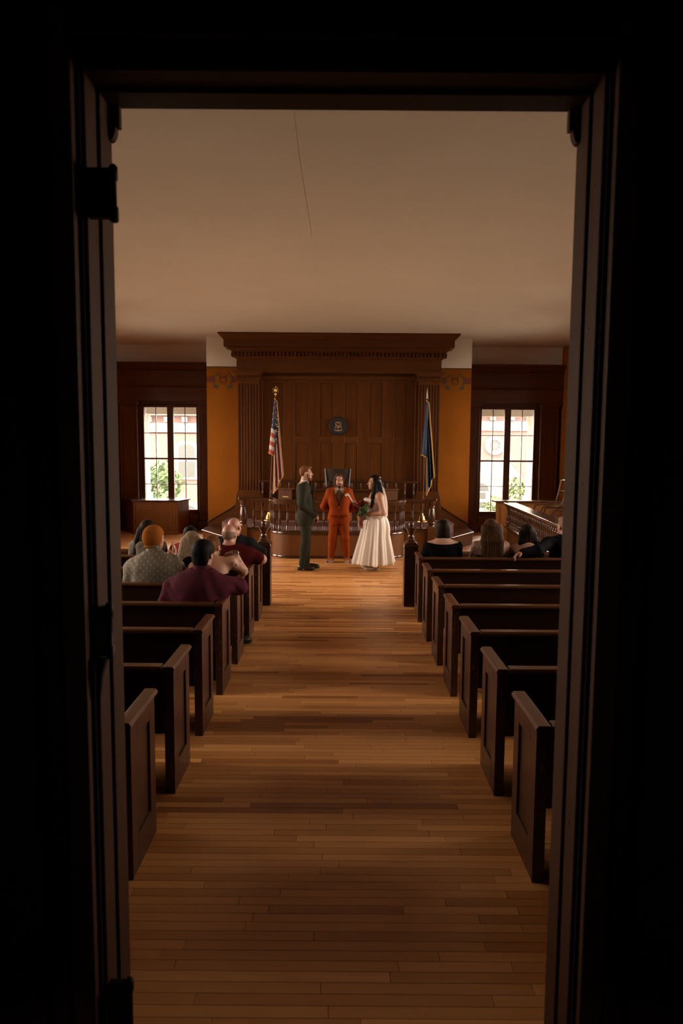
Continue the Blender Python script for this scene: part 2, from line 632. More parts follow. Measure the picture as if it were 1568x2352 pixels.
def make_floor():
    pw = 0.057
    rows = []
    y = 1.60
    rng = random.Random(3)
    while y < YW:
        x = XL - rng.random() * 1.0
        while x < XR:
            L = rng.choice((0.45, 0.6, 0.75, 0.9, 1.05, 1.2)) + rng.random() * 0.12
            rows.append((x, min(x + L, XR + 0.1), y))
            x += L
        y += pw
    g = 0.0014
    cand = [r for r in rows if r[2] > 2.25 and r[0] < 1.5 and r[1] > -1.55 and
            not (r[2] > 3.2 and (r[1] < -1.02 or r[0] > 0.98))]
    cand.sort(key=lambda r: r[2])
    single = set(cand[:298])
    unit = MB()
    e = 0.012
    unit.v = [(0, 0, -0.012), (1, 0, -0.012), (1, 1, -0.012), (0, 1, -0.012), (0, 0, -0.0012), (1, 0, -0.0012), (1, 1, -0.0012), (0, 1, -0.0012),
              (0.0015, e, 0), (0.9985, e, 0), (0.9985, 1 - e, 0), (0.0015, 1 - e, 0)]
    unit.f = [(0, 1, 5, 4), (1, 2, 6, 5), (2, 3, 7, 6), (3, 0, 4, 7), (4, 5, 9, 8), (5, 6, 10, 9), (6, 7, 11, 10), (7, 4, 8, 11), (8, 9, 10, 11)]
    um = unit.mesh('plank')
    um.materials.append(MATS['floor_plank'])
    for r in sorted(single, key=lambda r: (r[2], r[0])):
        o = bpy.data.objects.new('plank', um)
        COL.objects.link(o)
        o.parent = floor
        o.location = (r[0] + g, r[2] + g / 2, 0)
        o.scale = (r[1] - r[0] - 1.4 * g, pw - g, 1)
    V, F = [], []
    uv, uf = unit.v, unit.f
    for r in rows:
        if r in single:
            continue
        n = len(V)
        lx, ly = r[1] - r[0] - 1.4 * g, pw - g
        V += [(r[0] + g + a * lx, r[2] + g / 2 + b * ly, c) for a, b, c in uv]
        F += [tuple(n + i for i in q) for q in uf]
    tag(link('planks', mesh_np('planks', V, F, False), 'floor_plank', floor), kind='stuff')


make_floor()

# ---- ceiling, with its plaster crack
ceiling = B(XL - 0.2, XR + 0.2, 2.0, YW + 0.2, ZC, ZC + 0.2).build('ceiling', 'ceiling_plaster')
struct(ceiling)
MB().tube([(-0.385 + 0.006 * math.sin(t * 9), 4.2 + t * 4.3, ZC - 0.0005) for t in [i / 24 for i in range(25)]], 0.0014, 4).build('crack', 'crack_plaster', ceiling)


# ---- side walls with tall windows
def window_unit(name, xc, y, w, z0, z1, axis, sgn):
    """a pair of casements in a frame; axis 'y' faces along y, 'x' along x; local frame built along local x then turned"""
    root = empty(name, (xc, y, 0), 0 if axis == 'y' else PI / 2)
    struct(root)
    h = w / 2
    fr = 0.075
    f = MB()
    f.box(-h - fr, -h, -0.06, 0.06, z0 - fr, z1 + fr).box(h, h + fr, -0.06, 0.06, z0 - fr, z1 + fr)
    f.box(-h, h, -0.06, 0.06, z1, z1 + fr).box(-h, h, -0.06, 0.06, z0 - fr, z0)
    f.build('window_frame', 'panel_wood', root, bevel=0.008)
    B(-0.078, 0.078, -0.055, 0.055, z0, z1).build('mullion', 'panel_wood', root, bevel=0.008)
    B(-h - fr, h + fr, -0.13 * 1, 0.05, z0 - fr - 0.03, z0 - fr).build('window_sill', 'panel_wood', root, bevel=0.006)
    n = 4
    gm = B(-0.5, 0.5, -0.003, 0.003, -0.5, 0.5).mesh('pane')
    gm.materials.append(MATS['window_glass'])
    for side in (-1, 1):
        a0, a1 = (0.078, h) if side > 0 else (-h, -0.078)
        am = (a0 + a1) / 2
        hh = (z1 - z0) / n
        B(am - 0.009, am + 0.009, -0.02, 0.02, z0, z1).build('muntin', 'panel_wood', root)
        for k in range(1, n):
            t = 0.020 if k == 2 else 0.008
            B(a0, a1, -0.022, 0.022, z0 + k * hh - t, z0 + k * hh + t).build('muntin', 'panel_wood', root)
        for k in range(n):
            for q0, q1 in ((a0, am - 0.009), (am + 0.009, a1)):
                link('pane', gm, None, root, ((q0 + q1) / 2, 0, z0 + (k + 0.5) * hh), scale=(q1 - q0, 1, hh))
    return root


def side_wall(name, xin, sgn):
    """sgn -1 left, +1 right"""
    x0, x1 = (xin - 0.35, xin) if sgn < 0 else (xin, xin + 0.35)
    y = 2.0
    m = MB()
    for yc, w in SIDE_WIN:
        m.box(x0, x1, y, yc - w / 2 - 0.08, 0, ZC)
        m.box(x0, x1, yc - w / 2 - 0.08, yc + w / 2 + 0.08, 0, SZ0 - 0.08)
        m.box(x0, x1, yc - w / 2 - 0.08, yc + w / 2 + 0.08, SZ1 + 0.08, ZC)
        y = yc + w / 2 + 0.08
    m.box(x0, x1, y, YW + 0.35, 0, ZC)
    o = struct(m.build(name, 'ochre_paint'))
    return o


side_wall('wall_left', XL, -1)
side_wall('wall_right', XR, 1)
n_win = 3
for s, xw in ((-1, XL - 0.15), (1, XR + 0.15)):
    for yc, w in SIDE_WIN:
        window_unit('window_%d' % n_win, xw, yc, w, SZ0, SZ1, 'x', s)
        n_win += 1
    xi = XL if s < 0 else XR
    a, b = (xi, xi + 0.03) if s < 0 else (xi - 0.03, xi)
    struct(B(a, b, 2.2, YW - 0.06, 0, 0.8).build('baseboard_left' if s < 0 else 'baseboard_right', 'panel_wood', bevel=0.006))

# ---- back wall: centre bay (ochre below, white above) and two recessed window walls
bay = MB()
bay.box(CX - 3.06, CX + 3.06, YB, YW + 0.35, 0, 3.945)
struct(bay.build('wall_back', 'ochre_paint'))
struct(B(CX - 3.06, CX + 3.06, YB, YW + 0.35, 3.96, ZC).build('wall_back_upper', 'white_plaster'))
struct(B(CX - 3.065, CX + 3.065, YB - 0.012, YB + 0.05, 3.944, 3.962).build('trim_1', 'dark_paint'))
for s, nm in ((-1, 'left'), (1, 'right')):
    xo, xi = CX + s * 5.60, CX + s * 3.04
    wc = CX + s * 4.26
    w2 = 0.66 + 0.075
    xs = sorted((xo, xi))
    m = MB()
    m.box(xs[0], wc - w2, YW, YW + 0.35, 0, 4.17)
    m.box(wc + w2, xs[1], YW, YW + 0.35, 0, 4.17)
    m.box(wc - w2, wc + w2, YW, YW + 0.35, 0, 0.52 - 0.075)
    m.box(wc - w2, wc + w2, YW, YW + 0.35, 3.10 + 0.075, 4.17)
    wl = struct(m.build('wall_far_' + nm, 'panel_wood'))
    struct(B(xs[0], xs[1], YW + 0.01, YW + 0.35, 4.17, ZC).build('wall_upper_' + nm, 'white_plaster'))
    window_unit('window_%d' % (1 if s < 0 else 2), wc, YW + 0.12, 1.32, 0.52, 3.10, 'y', s)
    # entablature above the window, in stepped boards
    ent = empty('trim_%d' % (2 if s < 0 else 3), (0, 0, 0))
    struct(ent)
    a, b = sorted((CX + s * 3.06, CX + s * 5.555))
    B(a, b, YW - 0.16, YW, 3.26, 3.585).build('frieze_board', 'panel_wood_h', ent, bevel=0.004)
    MB().prism([(YW, 3.585), (YW, 3.64), (YW - 0.22, 3.64), (YW - 0.19, 3.60), (YW - 0.16, 3.585)][::-1], 'x', a, b).build('moulding', 'panel_wood_h', ent)
    B(a, b, YW - 0.18, YW, 3.64, 3.985).build('frieze_board', 'panel_wood_h', ent, bevel=0.004)
    MB().prism([(YW, 3.985), (YW - 0.18, 3.985), (YW - 0.22, 4.02), (YW - 0.30, 4.12), (YW - 0.33, 4.13), (YW - 0.33, 4.18), (YW, 4.18)][::-1], 'x', a, b).build('cornice', 'panel_wood_h', ent)
    # pilasters either side
    for p0, p1, ex in ((5.04, 5.48, 0.13), (3.10, 3.52, 0.07)):
        c = CX + s * (p0 + p1) / 2
        hw = (p1 - p0) / 2
        pl = empty('trim_%d' % (4 if s < 0 else 6) if p0 > 5 else 'trim_%d' % (5 if s < 0 else 7), (c, YW, 0))
        struct(pl)
        B(-hw, hw, -ex, 0, 0.25, 3.15).build('shaft', 'panel_wood', pl, bevel=0.006)
        B(-hw + 0.09, hw - 0.09, -ex - 0.012, -ex, 0.45, 2.95).build('panel', 'panel_wood', pl, bevel=0.008)
        B(-hw - 0.03, hw + 0.03, -ex - 0.03, 0, 0, 0.25).build('base', 'panel_wood', pl, bevel=0.01)
        MB().prism([(-hw, 3.15), (hw, 3.15), (hw + 0.03, 3.20), (hw + 0.045, 3.21), (hw + 0.045, 3.26), (-hw - 0.045, 3.26), (-hw - 0.045, 3.21), (-hw - 0.03, 3.20)], 'y', -ex - 0.04, 0).build('capital', 'panel_wood_h', pl)
    B(wc - 0.72, wc + 0.72, YW - 0.05, YW, 0.10, 0.40).build('panel', 'panel_wood_h', wl, bevel=0.008)

# ---- wall with the doorway the camera looks through
DW = 0.704        # half width of the opening
DH = 3.115
YD0, YD1 = 1.937, 2.15
HALL = 2.3
m = MB()
m.box(XL - 0.2, -DW - 0.02, YD0 + 0.02, YD1 - 0.01, 0, ZC + 0.2)
m.box(DW + 0.02, XR + 0.2, YD0 + 0.02, YD1 - 0.01, 0, ZC + 0.2)
m.box(-DW - 0.02, DW + 0.02, YD0 + 0.02, YD1 - 0.01, DH + 0.02, ZC + 0.2)
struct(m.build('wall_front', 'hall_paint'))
jam = empty('door_1', (0, (YD0 + YD1) / 2, 0))
struct(jam)
oy = -(YD0 + YD1) / 2
for s in (-1, 1):
    def bx(a, b, y0, y1, z0, z1):
        return B(min(s * a, s * b), max(s * a, s * b), y0 + oy, y1 + oy, z0, z1)
    bx(DW, DW + 0.06, 2.065, 2.165, 0, DH + 0.06).build('jamb', 'jamb_wood', jam, bevel=0.004)
    bx(DW + 0.009, DW + 0.06, 1.972, 2.060, 0, DH + 0.10).build('door_stop', 'jamb_wood', jam, bevel=0.004)
    bx(DW + 0.030, DW + 0.10, 1.925, 1.970, 0, DH + 0.16).build('casing', 'jamb_wood', jam, bevel=0.006)
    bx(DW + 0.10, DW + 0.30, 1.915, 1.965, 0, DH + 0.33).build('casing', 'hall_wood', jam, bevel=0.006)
    # small bracket in the upper corner on the room side
    MB().prism([(s * DW, DH), (s * (DW - 0.032), DH), (s * (DW - 0.032), DH - 0.062), (s * DW, DH - 0.062)][::-1 if s < 0 else 1], 'y', 2.14 + oy, 2.165 + oy).build('corner_block', 'jamb_wood', jam, bevel=0.003)
    MB().prism([(s * DW, DH - 0.062)] + [(s * (DW - 0.022 * math.cos(t)), DH - 0.062 - 0.040 * math.sin(t)) for t in [PI / 2 * i / 6 for i in range(7)]], 'y', 2.135 + oy, 2.165 + oy).build('corner_bracket', 'jamb_wood', jam, bevel=0.003)
    # nail heads down the right-hand stop
    if s > 0:
        for z in (0.95, 1.45, 2.0, 2.45, 2.85):
            MB().ball((DW + 0.009, 2.02 + oy, z), (0.0025, 0.004, 0.004), 8, 4).build('nail_head', 'black_iron', jam)
B(-DW, DW, 2.065 + oy, 2.165 + oy, DH, DH + 0.06).build('lintel', 'jamb_wood_h', jam, bevel=0.004)
B(-DW - 0.009, DW + 0.009, 1.972 + oy, 2.060 + oy, DH + 0.012, DH + 0.10).build('door_stop', 'jamb_wood_h', jam, bevel=0.004)
B(-DW - 0.03, DW + 0.03, 1.925 + oy, 1.970 + oy, DH + 0.075, DH + 0.16).build('casing', 'jamb_wood_h', jam, bevel=0.006)
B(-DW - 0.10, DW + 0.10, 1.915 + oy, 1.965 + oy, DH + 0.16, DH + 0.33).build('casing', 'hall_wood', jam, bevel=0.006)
B(-0.03, 0.03, 1.95 + oy, 1.975 + oy, DH + 0.02, DH + 0.09).build('latch_keeper', 'black_iron', jam, bevel=0.006)
B(-DW, DW, 1.93 + oy, 2.165 + oy, 0.0, 0.012).build('threshold', 'jamb_wood_h', jam, bevel=0.004)

# black iron hinges on the left stop, seen in silhouette
for zc, hh, ex, kn in ((2.805, 0.135, 0.084, 'top'), (1.555, 0.150, 0.043, 'mid'), (0.340, 0.20, 0.078, 'low')):
    hg = empty('door_hinge', (-DW - 0.012, 1.985, zc))
    tag(hg, {'top': 'black iron hinge high on the left door jamb', 'mid': 'black iron latch plate halfway up the left jamb',
             'low': 'black iron hinge low on the left door jamb'}[kn], 'hinge', 'iron hardware on the door jamb')
    B(0, ex - 0.014, -0.012, 0.012, -hh / 2, hh / 2).build('leaf', 'black_iron', hg, bevel=0.003)
    MB().lathe([(0.008, -hh / 2 - 0.01), (0.013, -hh / 2 - 0.006), (0.013, -hh / 2 + 0.03), (0.009, -hh / 2 + 0.034), (0.009, hh / 2 - 0.034), (0.013, hh / 2 - 0.03), (0.013, hh / 2 + 0.004), (0.006, hh / 2 + 0.012)], 12, ex - 0.012, 0).build('knuckle', 'black_iron', hg, smooth=True, angle=50)
    if kn == 'mid':
        MB().tube([(0.018, -0.02, -hh / 2), (0.008, -0.03, -hh / 2 - 0.05), (0.004, -0.02, -hh / 2 - 0.12)], [0.014, 0.011, 0.003], 8).build('spur', 'black_iron', hg, smooth=True)

# the two door leaves folded back into the dark hall
for s, k in ((-1, 2), (1, 3)):
    lf = empty('door_%d' % k, (s * (DW + 0.16), 1.90, 0), s * math.radians(82))
    struct(lf)
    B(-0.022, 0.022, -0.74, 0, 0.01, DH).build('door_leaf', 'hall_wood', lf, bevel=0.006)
    for z0, z1 in ((0.25, 1.0), (1.15, 2.1), (2.25, 2.95)):
        B(-0.03, 0.03, -0.62, -0.12, z0, z1).build('panel', 'hall_wood', lf, bevel=0.012)
# the dark hall round the camera
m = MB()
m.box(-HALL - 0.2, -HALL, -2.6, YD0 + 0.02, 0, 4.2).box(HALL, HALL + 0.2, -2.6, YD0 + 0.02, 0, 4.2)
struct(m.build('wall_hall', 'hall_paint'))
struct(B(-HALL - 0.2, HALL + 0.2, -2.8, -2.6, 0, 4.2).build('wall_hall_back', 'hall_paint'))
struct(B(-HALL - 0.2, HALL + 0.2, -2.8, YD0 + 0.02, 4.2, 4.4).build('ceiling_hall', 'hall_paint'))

# ================================================================== JUDGE'S WALL
YP = 15.9
pw_ = empty('wall_panelling', (CX, YP, 0))
struct(pw_)
B(-1.85, 1.85, 0.02, 0.10, 0.45, 3.90).build('backing', 'panel_wood', pw_)
for i in range(7):                       # stiles
    x = -1.716 + i * 0.572
    B(x - 0.143, x + 0.143, 0, 0.03, 0.6, 3.66).build('stile', 'panel_wood', pw_, bevel=0.006)
for i in range(6):
    x = -1.43 + i * 0.572
    B(x - 0.143, x + 0.143, 0.0, 0.03, 2.225, 2.37).build('rail', 'panel_wood_h', pw_, bevel=0.006)
    B(x - 0.143, x + 0.143, 0.0, 0.03, 3.60, 3.66).build('rail', 'panel_wood_h', pw_, bevel=0.006)
    for z0, z1 in ((0.6, 2.225), (2.37, 3.60)):
        B(x - 0.137, x + 0.137, 0.014, 0.03, z0 + 0.006, z1 - 0.006).build('panel', 'panel_wood', pw_, bevel=0.004)
for s in (-1, 1):
    B(s * 1.80 - 0.05, s * 1.80 + 0.05, -0.06, 0.03, 0.6, 3.66).build('edge_stile', 'panel_wood', pw_, bevel=0.012)
B(-1.85, 1.85, -0.05, 0.03, 3.66, 3.76).build('head_moulding', 'panel_wood_h', pw_, bevel=0.015)

# entablature: frieze, dentils and deep cornice up to the ceiling
en = empty('trim_8', (CX, YB, 0))
struct(en)


def wrap(prof, hw, name, mat):
    """sweep a moulding profile (outward, z) round the front and both ends of the entablature"""
    m_ = MB()
    n = len(prof)
    for px_, py_, nx, ny in ((-hw, 0.0, -1, 0), (-hw, -0.30, -1, -1), (hw, -0.30, 1, -1), (hw, 0.0, 1, 0)):
        for o_, z_ in prof:
            m_.v.append((px_ + nx * o_, py_ + ny * o_, z_))
    for k in range(3):
        for i in range(n):
            j = (i + 1) % n
            a, b = k * n + i, k * n + j
            m_.f.append((a, b, b + n, a + n))
    m_.f.append(tuple(range(n)))
    m_.f.append(tuple(reversed(range(3 * n, 4 * n))))
    return m_.build(name, mat, en)


wrap([(-0.2, 3.80), (0.0, 3.80), (0.0, 4.10), (-0.2, 4.10)], 2.32, 'frieze', 'panel_wood_h')
wrap([(-0.2, 4.10), (0.01, 4.10), (0.045, 4.135), (0.05, 4.155), (-0.2, 4.155)], 2.32, 'bed_moulding', 'panel_wood_h')
wrap([(-0.2, 4.155), (0.055, 4.155), (0.055, 4.245), (-0.2, 4.245)], 2.32, 'dentil_band', 'panel_wood_h')
dm = B(-0.024, 0.024, -0.060, 0.0, -0.042, 0.042).mesh('dentil')
dm.materials.append(MATS['panel_wood'])
nd = 56
for i in range(nd):
    link('dentil', dm, None, en, (-2.36 + 4.72 * i / (nd - 1), -0.355, 4.20))
for s in (-1, 1):
    for k in range(3):
        link('dentil', dm, None, en, (s * 2.375, -0.31 + k * 0.085, 4.20), (0, 0, s * PI / 2))
wrap([(-0.2, 4.245), (0.09, 4.245), (0.13, 4.29), (0.16, 4.33), (0.16, 4.345), (-0.2, 4.345)], 2.32, 'ovolo', 'panel_wood_h')
wrap([(-0.2, 4.345), (0.25, 4.345), (0.25, 4.50), (-0.2, 4.50)], 2.32, 'corona', 'panel_wood_h')
wrap([(-0.2, 4.50), (0.26, 4.50), (0.285, 4.53), (0.33, 4.575), (0.345, 4.60), (0.36, 4.605), (0.36, 4.638), (-0.2, 4.638)], 2.32, 'crown', 'panel_wood_h')

# fluted pilasters
for s, k in ((-1, 9), (1, 10)):
    pl = empty('trim_%d' % k, (CX + s * 2.06, YB, 0))
    struct(pl)
    hw = 0.243
    nf = 7
    prof = [(-hw, 0)]
    x = -hw
    wfl = (2 * hw - 0.02) / nf
    prof = [(hw, 0), (-hw, 0), (-hw, -0.26)]
    for i in range(nf):
        a = -hw + 0.01 + i * wfl
        for t in range(7):
            u = t / 6
            prof.append((a + 0.008 + (wfl - 0.016) * u, -0.26 + 0.026 * math.sin(PI * u)))
    prof.append((hw, -0.26))
    MB().prism(prof[::-1], 'z', 1.12, 3.55).build('fluted_shaft', 'panel_wood', pl)
    B(-hw, hw, -0.26, 0, 3.55, 3.63).build('neck', 'panel_wood', pl, bevel=0.004)
    B(-hw - 0.03, hw + 0.03, -0.29, 0, 3.63, 3.735).build('capital', 'panel_wood_h', pl, bevel=0.006)
    em = MB().ball((0, 0, 0), (0.024, 0.014, 0.040), 8, 5).mesh('egg', True)
    em.materials.append(MATS['panel_wood'])
    for i in range(8):
        link('egg', em, None, pl, (-hw + 0.01 + i * (2 * hw - 0.02) / 7, -0.292, 3.685))
    MB().prism([(-hw - 0.03, 3.735), (hw + 0.03, 3.735), (hw + 0.09, 3.80), (hw + 0.11, 3.81), (hw + 0.11, 3.835), (-hw - 0.11, 3.835), (-hw - 0.11, 3.81), (-hw - 0.09, 3.80)], 'y', -0.36, 0).build('abacus', 'panel_wood_h', pl)
    MB().prism([(-hw - 0.06, 0.45), (hw + 0.06, 0.45), (hw + 0.06, 0.95), (hw + 0.02, 1.12), (-hw - 0.02, 1.12), (-hw - 0.06, 0.95)], 'y', -0.30, 0).build('base', 'panel_wood', pl, bevel=0.006)
    # raking wainscot of the steps against the ochre wall
    poly = [(s * (2.30 - 2.06), 0), (s * (3.06 - 2.06), 0), (s * (3.06 - 2.06), 0.36), (s * (2.45 - 2.06), 0.73), (s * (2.36 - 2.06), 0.95), (s * (2.30 - 2.06), 0.95)]
    rk = MB().prism(poly if s > 0 else poly[::-1], 'y', -0.05, 0.0)
    rk.build('raking_wainscot', 'panel_wood_h', pl, bevel=0.004)
    p2 = [(s * (3.065 - 2.06), 0.34), (s * (3.065 - 2.06), 0.375), (s * (2.44 - 2.06), 0.755), (s * (2.44 - 2.06), 0.72)]
    MB().prism(p2 if s > 0 else p2[::-1], 'y', -0.065, 0.0).build('raking_cap', 'panel_wood_h', pl, bevel=0.003)

# painted crests on the ochre wall
def leaf_poly(cx_, cz_, L, wd, ang):
    pts = []
    for u, w_ in ((0, 0), (0.3, 0.5), (0.6, 0.45), (1, 0), (0.6, -0.45), (0.3, -0.5)):
        a, b = u * L, w_ * wd
        pts.append((cx_ + a * math.cos(ang) - b * math.sin(ang), cz_ + a * math.sin(ang) + b * math.cos(ang)))
    return pts


STAG = [(-0.105, -0.055), (-0.085, -0.05), (-0.07, -0.02), (-0.055, -0.035), (-0.045, -0.03), (-0.058, 0.01), (-0.042, 0.03), (-0.028, 0.025), (-0.028, 0.037),
        (-0.045, 0.05), (-0.055, 0.07), (-0.03, 0.085), (-0.058, 0.09), (-0.062, 0.075), (-0.075, 0.09), (-0.09, 0.085), (-0.072, 0.062), (-0.078, 0.045), (-0.072, 0.02), (-0.09, -0.02)]


def flat(poly, name, mat, parent, y0, y1):
    ar = sum(poly[i][0] * poly[(i + 1) % len(poly)][1] - poly[(i + 1) % len(poly)][0] * poly[i][1] for i in range(len(poly)))
    if ar < 0:
        poly = poly[::-1]
    return MB().prism(poly, 'y', y0, y1).build(name, mat, parent)


for s in (-1, 1):
    cr = empty('painted_crest', (CX + s * 2.68, YB, 3.675))
    tag(cr, 'painted coat of arms with leaf wreath on the ochre wall, ' + ('left' if s < 0 else 'right') + ' of the bench', 'painting', 'painted crests on the back wall')
    e = -0.004
    for a, b in ((-0.42, -0.20), (0.20, 0.42)):
        if a < 0:
            a = -0.375 if s < 0 else -0.30
        if b > 0.3:
            b = 0.375 if s > 0 else 0.30
        B(a, b, e, 0, -0.075, 0.065).build('red_band', 'red_paint', cr)
    rg = random.Random(5)
    for sd in (-1, 1):
        m = MB()
        for k in range(15):
            t = -0.95 + 1.9 * k / 14
            r = 0.205
            x, z = sd * r * math.cos(t), -0.03 + 0.20 * math.sin(t)
            an = (PI / 2 + t if sd > 0 else PI / 2 - t) + rg.uniform(-0.9, 0.9)
            lp = leaf_poly(x, z, 0.050, 0.026, an)
            m.prism(lp, 'y', e - 0.0012 * (k % 3) - 0.001, 0)
        m.build('wreath', 'blue_paint', cr)
        m = MB()
        for k in range(4):
            m.prism(leaf_poly(sd * 0.165, -0.205, 0.085, 0.04, (0.5 + 0.6 * k if sd < 0 else PI - 0.5 - 0.6 * k)), 'y', e - 0.001 * k, 0)
        m.build('leaf_knot', 'blue_paint', cr)
        flat([(x * -sd, z) for x, z in STAG], 'stag', 'dark_paint', cr, e, 0)
    flat([(-0.028, 0.07), (0.028, 0.07), (0.026, 0.035), (0, 0.0), (-0.026, 0.035)], 'shield', 'red_paint', cr, e, 0)
    flat([(-0.08, -0.058), (0, -0.066), (0.08, -0.058), (0.05, -0.08), (0, -0.086), (-0.05, -0.08)], 'scroll', 'dark_paint', cr, e, 0)
    MB().tube([(0.125 * math.cos(t), e, 0.0 + 0.135 * math.sin(t)) for t in [0.5 + (PI - 1.0) * i / 20 for i in range(21)]], 0.004, 4).build('arc_line', 'olive_paint', cr)
    MB().tube([(0.10 * math.cos(t), e, -0.03 - 0.10 * math.sin(t)) for t in [0.5 + (PI - 1.0) * i / 16 for i in range(17)]], 0.003, 4).build('motto_line', 'olive_paint', cr)

# the round seal
sl = empty('wall_seal', (CX - 0.01, YP - 0.02, 2.611))
tag(sl, 'round dark state seal with carved tan crest on the panelled wall', 'seal')
MB().lathe([(0.205, 0), (0.215, 0.012), (0.205, 0.03), (0.19, 0.032), (0.183, 0.02), (0.13, 0.02), (0.125, 0.028), (0.118, 0.020), (0.01, 0.020)], 40).build('disc', 'seal_navy', sl, smooth=True, angle=30, rot=(PI / 2, 0, 0))
m = MB()
for k in range(34):
    a = 2 * PI * k / 34
    if k % 9 == 0:
        continue
    x, z = 0.157 * math.sin(a), 0.157 * math.cos(a)
    m.prism([(x + dx * math.cos(a) + dz * math.sin(a), z - dx * math.sin(a) + dz * math.cos(a)) for dx, dz in ((-0.006, -0.011), (0.006, -0.011), (0.004, 0.011), (-0.004, 0.011))], 'y', -0.024, -0.018)
tag(m.build('rim_marks', 'stem_wrap', sl), kind='stuff')
for sd in (-1, 1):
    flat([(x * -sd * 0.95, z * 1.0 - 0.01) for x, z in STAG], 'supporter', 'seal_tan', sl, -0.034, -0.018)
flat([(-0.04, 0.02), (0.04, 0.02), (0.038, -0.03), (0, -0.068), (-0.038, -0.03)], 'shield', 'seal_tan', sl, -0.038, -0.018)
flat([(-0.065, 0.10), (0.065, 0.10), (0.06, 0.085), (0.02, 0.08), (0.012, 0.045), (-0.012, 0.045), (-0.02, 0.08), (-0.06, 0.085)], 'eagle', 'seal_tan', sl, -0.036, -0.018)
flat([(-0.10, -0.075), (0, -0.085), (0.10, -0.075), (0.085, -0.105), (0, -0.125), (-0.085, -0.105)], 'scroll', 'seal_tan', sl, -0.034, -0.018)

# ================================================================== DAIS with its balustrade
ZD = 0.47
HWS = 1.86     # post centres
da = empty('floor_dais', (CX, 13.45, 0))
struct(da)


def bow(off=0.0, n=18, flat_n=6):
    """the front line of the dais in local x,y: straight, round corner, flat front, round corner, straight"""
    r = 0.42 + off
    hw = 1.29
    yf = -0.50 - off
    pts = []
    for k in range(n + 1):
        t = PI - PI / 2 * k / n
        pts.append((-hw + 0.42 + r * math.cos(t), yf + r - r * math.sin(t)))
    for k in range(1, flat_n):
        pts.append((-hw + 0.42 + (2 * hw - 0.84) * k / flat_n, yf))
    pts += [(-x, y) for x, y in pts[:n + 1][::-1]]
    return pts


def front_line(off=0.0):
    b = bow(off)
    return [(-HWS, -off)] + [(b[0][0], -off)] + b + [(b[-1][0], -off)] + [(HWS, -off)]


fl_ = front_line()
# platform bodies (carpeted top) and the lower side steps
top = [(-2.56, 2.5), (-2.56, 1.55), (-HWS - 0.08, 0.0)] + [p for p in fl_] + [(HWS + 0.08, 0.0), (2.56, 1.55), (2.56, 2.5)]
MB().prism(top, 'z', 0.0, ZD).build('platform', 'rose_carpet', da)
stp = []
for s in (-1, 1):
    poly = [(s * (HWS + 0.06), -0.08), (s * 2.36, 0.55), (s * 2.99, 1.60), (s * 2.99, 2.49), (s * 2.50, 2.49), (s * 2.50, 1.55), (s * (HWS + 0.07), 0.02)]
    MB().prism(poly if s > 0 else poly[::-1], 'z', 0.0, 0.25).build('step', 'panel_wood_h', da)
    poly = [(s * (HWS + 0.06), -0.10), (s * 2.38, 0.53), (s * 3.02, 1.58), (s * 3.02, 2.48), (s * 2.50, 2.48), (s * 2.50, 1.55), (s * (HWS + 0.07), 0.02)]
    MB().prism(poly if s > 0 else poly[::-1], 'z', 0.25, 0.285).build('tread', 'rail_wood', da, bevel=0.008)
# wooden skirt along the front
m = MB()
k0 = len(fl_)
for i in range(k0 - 1):
    (xa, ya), (xb, yb) = fl_[i], fl_[i + 1]
    fo = front_line(0.025)
    (xc, yc_), (xd, yd) = fo[i], fo[i + 1]
    n = len(m.v)
    for z in (0, ZD + 0.005):
        m.v += [(xa, ya, z), (xb, yb, z), (xd, yd, z), (xc, yc_, z)]
    m.f += [(n + 3, n + 2, n + 6, n + 7), (n + 4, n + 7, n + 6, n + 5)]
m.build('skirt', 'desk_wood', da, smooth=True, angle=40)
MB().tube([(x, y, ZD + 0.01) for x, y in front_line(0.02)], 0.028, 8).build('skirt_moulding', 'rail_wood', da, smooth=True)
MB().tube([(x, y, 0.03) for x, y in front_line(0.02)], 0.026, 8).build('base_moulding', 'rail_wood', da, smooth=True)
# upper level behind
B(-1.80, 1.80, 0.75, 2.45, ZD, 0.56).build('upper_platform', 'rose_carpet', da)

bl = empty('balustrade', (CX, 13.45, ZD))
tag(bl, 'turned wooden balustrade curving round the front of the judge\'s platform', 'balustrade')
fr = front_line(-0.02)
zr = 1.105 - ZD
# hand rail and bottom rail swept along the front
def sweep(line, prof, name, mat, parent):
    m_ = MB()
    n = len(prof)
    L = len(line)
    for i, (x, y) in enumerate(line):
        xa, ya = line[max(i - 1, 0)]
        xb, yb = line[min(i + 1, L - 1)]
        dx, dy = xb - xa, yb - ya
        l = math.hypot(dx, dy) or 1
        nx, ny = dy / l, -dx / l
        for o_, z_ in prof:
            m_.v.append((x + nx * o_, y + ny * o_, z_))
    for i in range(L - 1):
        for k in range(n):
            j = (k + 1) % n
            m_.f.append((i * n + k, i * n + j, (i + 1) * n + j, (i + 1) * n + k))
    m_.f.append(tuple(range(n))[::-1])
    m_.f.append(tuple(range((L - 1) * n, L * n)))
    return m_.build(name, mat, parent, smooth=True, angle=45)


